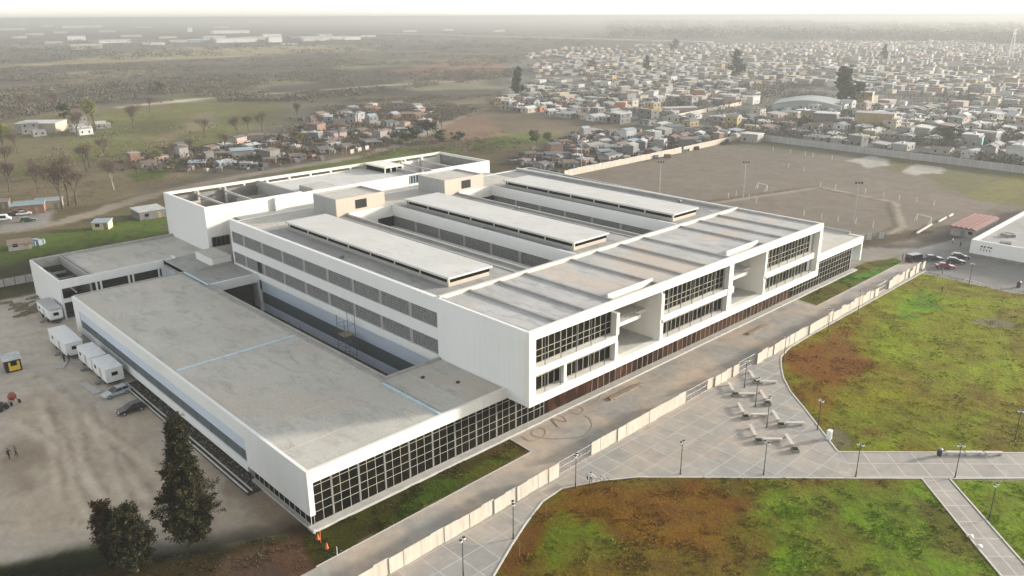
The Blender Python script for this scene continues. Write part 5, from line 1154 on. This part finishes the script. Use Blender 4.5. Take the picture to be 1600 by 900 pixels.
S1 = [(205, 250), (260, 238), (370, 226), (440, 208), (500, 184), (560, 166), (662, 166), (668, 196), (600, 226), (500, 250), (440, 256), (360, 268), (300, 266), (250, 273), (210, 262)]
S2 = [(800, 250), (842, 243), (850, 232), (935, 204), (1000, 214), (1060, 205), (1150, 206), (1158, 214), (1050, 236), (900, 262), (840, 262)]
S3 = [(32, 205), (100, 193), (160, 196), (160, 210), (40, 216)]
for poly, nm, n_, md_ in ((S1, 'left', 64, 10), (S2, 'mid', 48, 9.5), (S3, 'farm', 8, 14)):
    got = []; tries = 0
    while len(got) < n_ and tries < 9000:
        tries += 1; u = rr.uniform(min(p[0] for p in poly), max(p[0] for p in poly)); t = rr.uniform(min(p[1] for p in poly), max(p[1] for p in poly))
        if not in_poly(u, t, poly): continue
        v = W(u, t)
        if all((v.x-g_[0])**2+(v.y-g_[1])**2 > md_*md_ for g_ in got): got.append((v.x, v.y))
    cand += [(g_[0], g_[1], nm, rr.uniform(-.6, .6)) for g_ in got]
cand.sort(key=lambda c: (c[0]-CLOC.x)**2+(c[1]-CLOC.y)**2)
def visible(c): p = PX((c[0], c[1], 2)); return -10 < p[0] < 1610 and p[1] > 0
indiv = [c for c in cand if visible(c)][:296]; iset = set(id(c) for c in indiv)
WW = {'town': [0, 0, 2, 3, 4, 7, 7, 5, 6, 0], 'left': [1, 0, 4, 0, 7, 5, 1, 4], 'mid': [0, 4, 1, 4, 7, 3, 0], 'farm': [2, 3, 7, 0]}
RW = {'town': [0, 1, 1, 3, 2, 4, 0], 'left': [0, 1, 2, 5, 4, 2, 4], 'mid': [4, 2, 0, 4, 1, 5], 'farm': [3, 1, 2, 0]}
PLACE = {'left': ['by the dirt road', 'mid shanty rows', 'farthest shanty rows'], 'mid': ['by the cream field wall', 'halfway along the cream wall', 'near the corner'],
 'town': ['behind grey wall', 'near grey wall', 'deep in town'], 'farm': ['among the farm sheds']*3}
USED = set()
ndone = 0
rr = random.Random(31)
for i, (x, y, z_, a) in enumerate(indiv):
  for attempt in range(25):
    wi = rr.choice(WW[z_]); ri = rr.choice(RW[z_]); sd = rr.randrange(12); d = math.hypot(x-CLOC.x, y-CLOC.y)
    if z_ == 'town' and rr.random() < .03: wi = rr.choice((8, 9))
    wn_, rn_ = HW[wi][0], HR[ri][0]; det = d < 470
    shp = house_shape(sd); ht = 'two storey' if shp[2] > 4 else 'one storey'; rt = {'slab': 'flat', 'lean': 'sloping', 'gable': 'gabled'}[shp[4]]
    px_ = PX((x, y, 2))[0]
    if z_ == 'left': k = 0 if px_ < 330 else 1 if px_ < 520 else 2
    elif z_ == 'mid': k = 0 if px_ < 900 else 1 if px_ < 1040 else 2
    else: k = 0 if x < 352 else 1 if x < 400 else 2
    side = '' if z_ != 'town' else (', left end' if px_ < 950 else ', left of hangar' if px_ < 1180 else ', by the hangar' if px_ < 1310 else ', above sand' if px_ < 1480 else ', right edge')
    lb = '%s %s house, %s %s roof, %s%s' % (ht, wn_, rt, rn_, PLACE[z_][k], side)
    if lb not in USED: break
  if True:
    USED.add(lb)
    gp = {'left': 'small houses behind the rear block', 'mid': 'shanties beside the cream field wall', 'town': 'houses of the town beyond the field', 'farm': 'farm sheds'}[z_]
    res = house_parts(sd, wn_, rn_, det); sc_ = rr.uniform(.7, .95) if z_ == 'town' else rr.uniform(.45, .8)
    if det:
        t_ = thing('small_house', lb, 'house', (x, y, 0), a, gp); t_.scale = (sc_, sc_, rr.uniform(.75, .95) if z_ == 'town' else rr.uniform(.6, .8))
        for me_ in res: o = bpy.data.objects.new(me_.name.split('.')[0], me_); COL.objects.link(o); o.parent = t_
    else:
        o = bpy.data.objects.new('small_house', res[0]); COL.objects.link(o); o.location = (x, y, 0); o.rotation_euler = (0, 0, a); o.scale = (sc_, sc_, 1); tag(o, lb, 'house', gp)
m_ = MB(); rr = random.Random(8)
for c in cand:
    if id(c) in iset: continue
    x, y, _, a = c; L = rr.uniform(5, 12); D = rr.uniform(4, 8); H = rr.choice((2.4, 2.6, 2.9, 3.1, 5.2)); m_.col = HW[rr.choice(WW['town'])][1]; m_.obox(x, y, 0, L, D, H, a); m_.col = HR[rr.choice(RW['town'])][1]; m_.obox(x, y, H, L+.4, D+.4, .25, a)
    if rr.random() < .4: m_.obox(x+L*.5, y, 0, 4, 4, 2.5, a+.2)
tag(m_.build('far_town', 'painted_mass'), 'the countless small houses of the town fading into haze', 'town', kind='stuff')

m_ = MB(); rr = random.Random(61)
for c in indiv:
    if c[2] not in ('left', 'mid'): continue
    for q in range(14 if c[2] == 'mid' else 9):
        m_.col = rr.choice([(.05, .05, .05), (.09, .08, .07), (.16, .15, .14), (.20, .12, .09), (.30, .30, .30), (.10, .12, .16), (.07, .07, .06)]); s_ = rr.uniform(.5, 2.4)
        m_.obox(c[0]+rr.gauss(0, 6), c[1]+rr.gauss(0, 6), 0, s_*1.6, s_, rr.uniform(.3, 1.9), rr.uniform(0, 3))
tag(m_.build('yard_scrap', 'painted_mass'), 'sheds, sheets and scrap heaped between the shanties', 'scrap', kind='stuff')
# special buildings ------------------------------------------------
def shed(name, label, cat, x, y, a, L, D, H, wm, rm, kind='lean', rise=.5):
    t_ = thing(name, label, cat, (x, y, 0), a)
    bx('walls', wm, t_, (-L/2, L/2, -D/2, D/2, 0, H))
    if kind == 'lean': MB().prism([(-L/2-.2, -D/2-.2), (L/2+.2, -D/2-.2), (L/2+.2, D/2+.2), (-L/2-.2, D/2+.2)], H, 0, [H+.1, H+.1, H+rise, H+rise]).build('roof', rm, t_)
    elif kind == 'arch':
        m_ = MB(); n_ = 12; pts = [(-L/2+L*k/n_, H+rise*math.sin(math.pi*k/n_)) for k in range(n_+1)]
        i = len(m_.v); m_.v += [(p[0], s*(D/2+.2), p[1]) for s in (-1, 1) for p in pts]
        for k in range(n_): m_.face((i+k, i+k+1, i+n_+1+k+1, i+n_+1+k))
        m_.face(tuple(i+k for k in range(n_, -1, -1))); m_.face(tuple(i+n_+1+k for k in range(n_+1))); m_.build('roof', rm, t_)
    else: bx('roof', rm, t_, (-L/2-.2, L/2+.2, -D/2-.2, D/2+.2, H, H+.3))
    bx('door', 'wood', t_, (L*.2, L*.2+1.0, -D/2-.05, -D/2+.02, 0, 2.0)); bx('window', 'glass_dark', t_, (-L*.3, -L*.3+1.2, -D/2-.05, -D/2+.02, 1.0, 1.9))
    return t_
plain('wall_paleyellow', (.52, .50, .30), .8); plain('roof_teal', (.20, .28, .30), .6, .2); plain('roof_red', (.17, .055, .045), .7, .25); plain('wall_hangar', (.30, .34, .33), .7); plain('roof_greengrey', (.27, .29, .285), .6); plain('wall_skyblue', (.30, .40, .48), .8)
v = W(58, 330); shed('brick_house', 'brick house with a teal tin roof under the bare trees', 'house', v.x-2, v.y, R(-20), 9, 6, 2.9, 'wall_unpainted_brick', 'roof_teal')
v = W(78, 325); shed('brick_house', 'tin roofed lean-to right of the teal roofed brick house', 'house', v.x, v.y, R(-20), 8, 5, 2.7, 'wall_cream', 'roof_greengrey')
v = W(10, 325); shed('dark_shed', 'dark shed left of the teal roofed brick house', 'shed', v.x-2, v.y+2, R(-20), 7, 5, 2.2, 'wall_dark_grey', 'roof_rusty_tin')
v = W(163, 358); shed('small_hut', 'small hut with pale yellow and blue walls on the grass', 'hut', v.x, v.y+1.2, R(-35), 4.6, 4.0, 2.2, 'wall_paleyellow', 'roof_bluish_tin')
v = W(32, 388); shed('collapsed_shack', 'sagging dark timber shack on the grass at the left', 'shack', v.x, v.y, R(-12), 5.5, 4, 1.5, 'wall_raw_concrete', 'roof_rusty_tin', rise=.8)
v = W(55, 382); o = MB(); rr = random.Random(3)
for k in range(26): o.obox(rr.uniform(-2.5, 2.5), rr.uniform(-1.5, 1.5), 0, rr.uniform(.5, 2), rr.uniform(.3, 1), rr.uniform(.3, 1.6), rr.uniform(0, 3))
o = o.build('scrap_heap', 'roof_bluish_tin'); o.location = v; tag(o, 'bluish heap of scrap and bags beside the sagging shack', 'scrap heap')
v = W(238, 338); shed('dark_shed', 'grey tin lean-to against the rear block corner', 'shed', v.x-1, v.y, R(0), 8, 7, 2.6, 'wall_dark_grey', 'roof_pale_tin')
v = W(66, 205); shed('farm_shed', 'white roofed farm shed in the green fields', 'shed', v.x, v.y, R(-40), 22, 14, 5, 'wall_cream', 'roof_white')
v = W(1243, 176); shed('green_hangar', 'big arched grey green hangar at the near side of the town', 'hangar', v.x+18, v.y, R(-70), 42, 36, 5, 'wall_hangar', 'roof_greengrey', 'arch', 3.2)
v = W(1290, 196); shed('concrete_block', 'plain dark grey concrete block house behind the far wall', 'house', v.x, v.y, R(-75), 12, 9, 7, 'wall_dark_grey', 'roof_white', 'flat')
v = W(1362, 200); shed('ochre_block', 'large ochre walled house behind the far wall', 'house', v.x+3, v.y, R(-75), 20, 10, 8, 'wall_ochre', 'roof_grey_concrete', 'flat')
v = W(1340, 166); shed('ochre_block', 'ochre house beside the tall dark conifer', 'house', v.x+8, v.y, R(-75), 12, 9, 9, 'wall_ochre', 'roof_white', 'flat')
v = W(1519, 228); shed('turquoise_house', 'turquoise house behind the right part of the far wall', 'house', v.x, v.y, R(-80), 8, 6, 4.5, 'wall_turquoise', 'roof_pale_tin')
v = W(970, 174); shed('orange_house', 'bright orange house at the near edge of the town', 'house', v.x, v.y, R(-60), 7, 6, 6, 'wall_orange', 'roof_pale_tin', 'flat')
v = W(1092, 156); shed('orange_house', 'orange two storey house in the middle rows of the town', 'house', v.x, v.y, R(-60), 8, 6, 7, 'wall_orange', 'roof_grey_concrete', 'flat')
v = W(1062, 178); shed('pink_house', 'long pale pink wall house at the near edge of the town', 'house', v.x, v.y, R(-30), 22, 6, 4, 'wall_pale_pink', 'roof_pale_tin')
v = W(1180, 222); shed('gate_house', 'grey flat house at the far corner of the field wall', 'house', v.x, v.y+2, R(-85), 9, 7, 4, 'wall_raw_concrete', 'roof_white', 'flat')
# distant warehouses
WH = [(20, 47, 45, 5), (37, 39, 14, 9), (75, 42, 22, 5), (115, 44, 40, 8), (145, 43, 36, 7), (120, 63, 34, 12), (136, 77, 60, 12), (180, 67, 60, 8), (240, 70, 45, 5), (312, 67, 45, 10), (360, 52, 80, 9), (368, 66, 90, 12), (430, 66, 30, 18), (425, 58, 40, 9), (490, 64, 50, 7), (524, 62, 70, 9), (550, 62, 40, 9), (490, 60, 60, 5), (405, 36, 20, 8), (297, 50, 10, 14)]
MORE = [(8, 46, 26, 6), (55, 55, 30, 6), (95, 52, 24, 6), (168, 50, 30, 6), (205, 58, 40, 7), (262, 60, 34, 7), (285, 66, 50, 8), (335, 60, 44, 8), (395, 62, 50, 10), (452, 70, 34, 6), (465, 60, 26, 7), (508, 56, 30, 6), (575, 58, 34, 7), (225, 44, 26, 6), (345, 44, 30, 6), (84, 68, 30, 7), (30, 60, 26, 7), (700, 48, 24, 6), (640, 50, 30, 6), (780, 50, 26, 7)]
far_sheds = MB()
for (px_, py_, L, H) in MORE:
    v = W(px_, py_); sc_ = (v-CLOC).length/1500; far_sheds.col = random.choice(((.5, .5, .48), (.42, .42, .41), (.36, .38, .40), (.46, .43, .36))); far_sheds.obox(v.x, v.y, 0, L*sc_*.8, L*sc_*.3, H*sc_*.5, R(-12))
tag(far_sheds.build('far_sheds', 'painted_mass'), 'faint low sheds scattered through the haze on the horizon plain', 'sheds', kind='stuff')
for i, (px_, py_, L, H) in enumerate(WH):
    v = W(px_, py_); sc_ = (v-CLOC).length/1500; o = MB(); L2 = L*sc_*.75; D = L2*.35; H2 = H*sc_*.5
    o.box(-L2/2, L2/2, -D/2, D/2, 0, H2); o.cur = 1; o.prism([(-L2/2-1, -D/2-1), (L2/2+1, -D/2-1), (L2/2+1, D/2+1), (-L2/2-1, D/2+1)], H2, 0, [H2+.5]*2+[H2+2]*2)
    o = o.build('warehouse', ['white_metal' if i not in (9, 6) else ('roof_bluish_tin' if i == 9 else 'wall_cream'), 'roof_white']); o.location = v; o.rotation_euler = (0, 0, R(-12))
    tag(o, 'distant %s warehouse, number %s from the left on the horizon plain' % (('long low white', 'wide white', 'small white')[0 if L > 40 else 1 if L > 25 else 2], ('one', 'two', 'three', 'four', 'five', 'six', 'seven', 'eight', 'nine', 'ten', 'eleven', 'twelve', 'thirteen', 'fourteen', 'fifteen', 'sixteen', 'seventeen', 'eighteen', 'nineteen', 'twenty')[sorted(range(20), key=lambda q: WH[q][0]).index(i)]), 'warehouse', 'warehouses on the horizon')
# water tank towers far away
for (px_, py_, h, lb) in ((1388, 98, 22, 'white water tank tower in the hazy town'), (1453, 74, 14, 'far white water tank near the horizon')):
    v = W(px_, py_); t_ = thing('water_tower', lb, 'water tower', v); MB().tube((0, 0, 0), (0, 0, h*.6), 1.4, n_=10).build('shaft', 'white_clean', t_); MB().lathe((0, 0, h*.6), [(1.6, 0), (4, h*.1), (4, h*.35), (1, h*.4)], 14).build('tank', 'white_clean', t_)
v = W(1578, 92); t_ = thing('pylon', 'tall thin lattice pylon at the right of the horizon', 'pylon', v); m_ = MB()
for sx, sy in ((-1, -1), (1, -1), (1, 1), (-1, 1)): m_.tube((sx*3, sy*3, 0), (sx*.6, sy*.6, 40), .45, .3, 4)
m_.build('legs', 'steel_pole', t_); bx('arms', 'steel_pole', t_, (-7, 7, -.4, .4, 33, 34), (-5, 5, -.4, .4, 38, 39))
# elevated road far away
v0, v1 = W(590, 55), W(1110, 71); m_ = MB(); d_ = (v1-v0); c_ = (v0+v1)/2; m_.obox(c_.x, c_.y, 5, d_.length, 22, 2.5, math.atan2(d_.y, d_.x))
m_.build('deck', 'concrete', None); dk = bpy.data.objects['deck']; dk.name = 'highway_bank'; tag(dk, kind='structure')

# ------------------------------------------------------------------ perimeter walls, sports field
def panel_wall(name, label, a, b_, h, step, mat, postmat='concrete_plain', gaps=0, th=.15, group=None, jitter=0):
    a = Vector(a); b_ = Vector(b_); L = (b_-a).length; n_ = max(1, int(L/step)); ang = math.atan2((b_-a).y, (b_-a).x); rr_ = random.Random(int(L))
    t_ = thing(name, label, 'wall', (a.x, a.y, 0), ang, group); m_ = MB(); p_ = MB()
    for i in range(n_):
        if gaps and rr_.random() < gaps: continue
        MB().box(i*step+.2, (i+1)*step-.02, -th/2, th/2, 0.05, h+rr_.uniform(-jitter, jitter)).build('panel', mat, t_)
    for i in range(n_+1): p_.box(i*step-.02, i*step+.2, -th*.9, th*.9, 0, h+.12)
    p_.build('posts', postmat, t_); return t_
panel_wall('boundary_wall', 'cream panel wall along the left side of the dirt field', (190, 133), (272, 134.5), 2.6, 2.6, 'hoarding', 'hoarding', jitter=.15)
panel_wall('boundary_wall', 'sandy pink stretch of wall behind the dirt field', (272.5, 134.5), (330, 137), 2.6, 2.6, 'sand_sunlit_render', 'hoarding')
panel_wall('boundary_wall', 'long grey wall on the far side of the dirt field', (330, 137), (319, -50), 3.0, 4, 'grey_render', 'concrete_plain')
panel_wall('panel_fence', 'fence of square concrete panels behind the dirt yard', (-12, 135.2), (14, 134.6), 1.9, 2.3, 'concrete_plain', 'dark_concrete', .0)
panel_wall('panel_fence', 'fence of pale concrete panels beyond the right wing', (164, 19), (187, 7.2), 1.9, 2.1, 'concrete_plain', 'dark_concrete', .25)
panel_wall('panel_fence', 'line of low concrete blocks behind the right wing roof', (162, 78), (163, 22), 1.3, 2.1, 'concrete_plain', 'dark_concrete', .35)
panel_wall('broken_wall', 'broken brick wall beside the road behind the rear block', tuple(W(535, 244))[:2], tuple(W(590, 230))[:2], 2.0, 3.0, 'wall_cream', 'wall_unpainted_brick', .3)
panel_wall('town_wall', 'long pale wall beside the road at the near edge of the town', tuple(W(1060, 184))[:2], tuple(W(1165, 163))[:2], 2.4, 4, 'hoarding', 'hoarding')
for i, (b_, tp, lb) in enumerate((((1030, 303), 250, 'floodlight pole behind the low wing, left of the field pair'), ((1161, 309), 250, 'floodlight pole at the middle of the dirt field'), ((1333, 353), 281, 'floodlight pole nearest the right wing'), ((908, 263), 215, 'floodlight pole beside the dark shanties'))):
    v = W(*b_); h = (b_[1]-tp)/(b_[1]-24)*60; t_ = thing('floodlight_pole', lb, 'floodlight', v, R(-50), 'floodlight poles around the field')
    MB().tube((0, 0, 0), (0, 0, h), .17, .1, 8).build('pole', 'steel_pole', t_); bx('crossbar', 'steel_pole', t_, (-1.1, 1.1, -.06, .06, h-.1, h+.02))
    for k in range(3): bx('lamp', 'black_metal', t_, (-1.1+k*.85, -.6+k*.85, -.25, .05, h-.35, h+.25))
def goal(label, x, y, a):
    t_ = thing('goal', label, 'goal', (x, y, 0), a, 'goals on the dirt field'); m_ = MB(); m_.tube((-2.5, 0, 0), (-2.5, 0, 2.2), .09, n_=6).tube((2.5, 0, 0), (2.5, 0, 2.2), .09, n_=6).tube((-2.5, 0, 2.2), (2.5, 0, 2.2), .09, n_=6)
    for sx in (-2.5, 2.5): m_.tube((sx, 0, 2.2), (sx, 1.2, 0), .06, n_=6)
    m_.build('posts', 'white_metal', t_)
v = W(1191, 297); goal('white goal frame at the left end of the near pitch', v.x, v.y, R(70)); v = W(1443, 348); goal('white goal frame at the right end of the near pitch', v.x, v.y, R(70))
for lb, pts in (('along the far side of the near pitch', [(1232, 262), (1256, 268), (1282, 292), (1305, 297), (1352, 303), (1380, 310), (1405, 313), (1432, 317), (1459, 322)]), ('along the near side of the pitch', [(1138, 310), (1150, 306), (1170, 312), (1182, 318), (1256, 338), (1283, 343), (1309, 347), (1337, 350), (1364, 356)]), ('at the back of the dirt field', [(1208, 236), (1235, 240), (1258, 243), (1270, 246), (1300, 249)])):
    for i, p in enumerate(pts):
        v = W(*p); o = MB().tube((0, 0, 0), (0, 0, 1.9), .12, n_=5).build('field_post', 'white_metal'); o.location = v; tag(o, 'white post, '+('first', 'second', 'third', 'fourth', 'fifth', 'sixth', 'seventh', 'eighth', 'ninth')[i]+' from the left '+lb, 'post', 'field posts')
# logs / white kerbs at the pitch corner
for i, (a, b_) in enumerate((((1432, 366), (1455, 352)), ((1466, 348), (1478, 341)), ((1482, 340), (1488, 336)))):
    va, vb = W(*a), W(*b_); o = MB().tube((0, 0, 0), tuple(vb-va), .35, n_=7).build('white_log', 'hoarding'); o.location = (va.x, va.y, .3); tag(o, ('longest pale log at the pitch corner', 'middle pale log at the pitch corner', 'shortest pale log at the pitch corner')[i], 'log')
# white building at the right, red roofed shed
t_ = thing('white_building', 'low white walled building with roof clutter at the right edge', 'building')
bx('front_wall', 'white_render', t_, (186.4, 187.0, -70, -14.6, 0, 4.1)); bx('side_wall', 'white_clean', t_, (187.0, 262, -15.2, -14.6, 0, 4.1)); bx('roof', 'roof_dark', t_, (187.0, 262, -70, -15.2, 2.6, 3.2)); bx('base', 'dark_concrete', t_, (186.25, 186.4, -70, -14.5, 0, .5))
m_ = MB(); rr = random.Random(2)
for (y, z) in ((-17.3, 2.7), (-18.0, 2.7), (-18.9, 2.75), (-19.5, 2.7)): m_.box(186.33, 186.4, y-.22, y+.22, z-.18, z+.2)
for y in (-17.2, -17.9, -18.6, -19.3): m_.box(186.33, 186.4, y-.1, y+.06, 1.55, 2.2)
m_.build('wall_emblem', 'black_metal', t_)
plain('green_sheet', (.10, .32, .24), .7, .3)
for i in range(12):
    x, y = rr.uniform(188, 204), rr.uniform(-40, -17); s = rr.uniform(.6, 1.8); o = MB().obox(0, 0, 0, s*1.6, s, s*.5, 0).build('roof_crate', rr.choice(('green_sheet', 'grey_metal', 'dark_concrete', 'wood'))); o.location = (x, y, 3.2); o.rotation_euler = (0, 0, rr.uniform(0, 3))
    tag(o, 'scrap box on the low white building roof, %s along the clutter' % ('first', 'second', 'third', 'fourth', 'fifth', 'sixth', 'seventh', 'eighth', 'ninth', 'tenth', 'eleventh', 'twelfth')[i], 'crate', 'clutter on the white building roof')
bx('roof_sheet', 'green_sheet', t_, (190, 202, -34, -26, 3.2, 3.28)); bx('roof_hut', 'white_render', t_, (204, 215, -50, -36, 3.2, 6.4))
t_ = thing('red_roofed_shed', 'shed with a red corrugated roof beside the low white building', 'shed'); bx('walls', 'wall_raw_concrete', t_, (204, 224, -10.4, -4.0, 0, 2.3)); m_ = MB()
for k in range(5): y = -10.6+k*1.36; m_.prism([(203.6, y), (224.4, y), (224.4, y+1.3), (203.6, y+1.3)], 2.32, 0, [2.4, 2.4, 2.95, 2.95])
m_.build('roof', 'roof_red', t_); bx('door', 'grey_metal', t_, (203.9, 204, -7.8, -6.6, 0, 2.0)); bx('window', 'glass_dark', t_, (203.9, 204, -9.6, -8.6, 1, 1.8))
# bench row / rails at the car park
o = thing('low_rail', 'thin pale rail along the car park side of the big lawn', 'rail'); m_ = MB()
a, b_ = W(1508, 440), W(1560, 455)
for k in range(8): q = a.lerp(b_, k/7); m_.tube((q.x, q.y, 0), (q.x, q.y, .7), .05, n_=5)
m_.tube((a.x, a.y, .7), (b_.x, b_.y, .7), .05, n_=5); m_.build('bars', 'white_metal', o)
v = W(1591, 449); o = MB().lathe((0, 0, 0), [(.4, 0), (.42, 1.3), (.3, 1.45)], 10).build('waste_bin', 'black_metal'); o.location = v; tag(o, 'dark bin standing at the right edge of the car park', 'bin')
# saplings on the lawns
for i, (p, h) in enumerate((((853, 806), 1.8), ((812, 870), 2.2), ((1250, 583), 1.4), ((1256, 545), 1.3), ((1308, 668), 1.1), ((1440, 800), 1.2), ((915, 790), 1.2))):
    v = W(*p); t_ = thing('sapling', 'thin staked sapling ' + ('at the curve of the front lawn', 'lower on the curve of the front lawn', 'in the reddish tip of the big lawn', 'nearest the hoarding in the big lawn', 'near the utility cabinet', 'beside the branch path', 'in the front lawn below the walker')[i], 'sapling', v, group='young saplings in the lawns')
    MB().tube((0, 0, 0), (.05, .02, h), .03, .015, 5).build('trunk', 'bark_pale', t_); m_ = MB(); rr = random.Random(i)
    for k in range(60): leaf(m_, Vector((rr.gauss(0, .14), rr.gauss(0, .14), h*rr.uniform(.5, 1.05))), .05, rr)
    m_.build('crown', 'weed', t_)
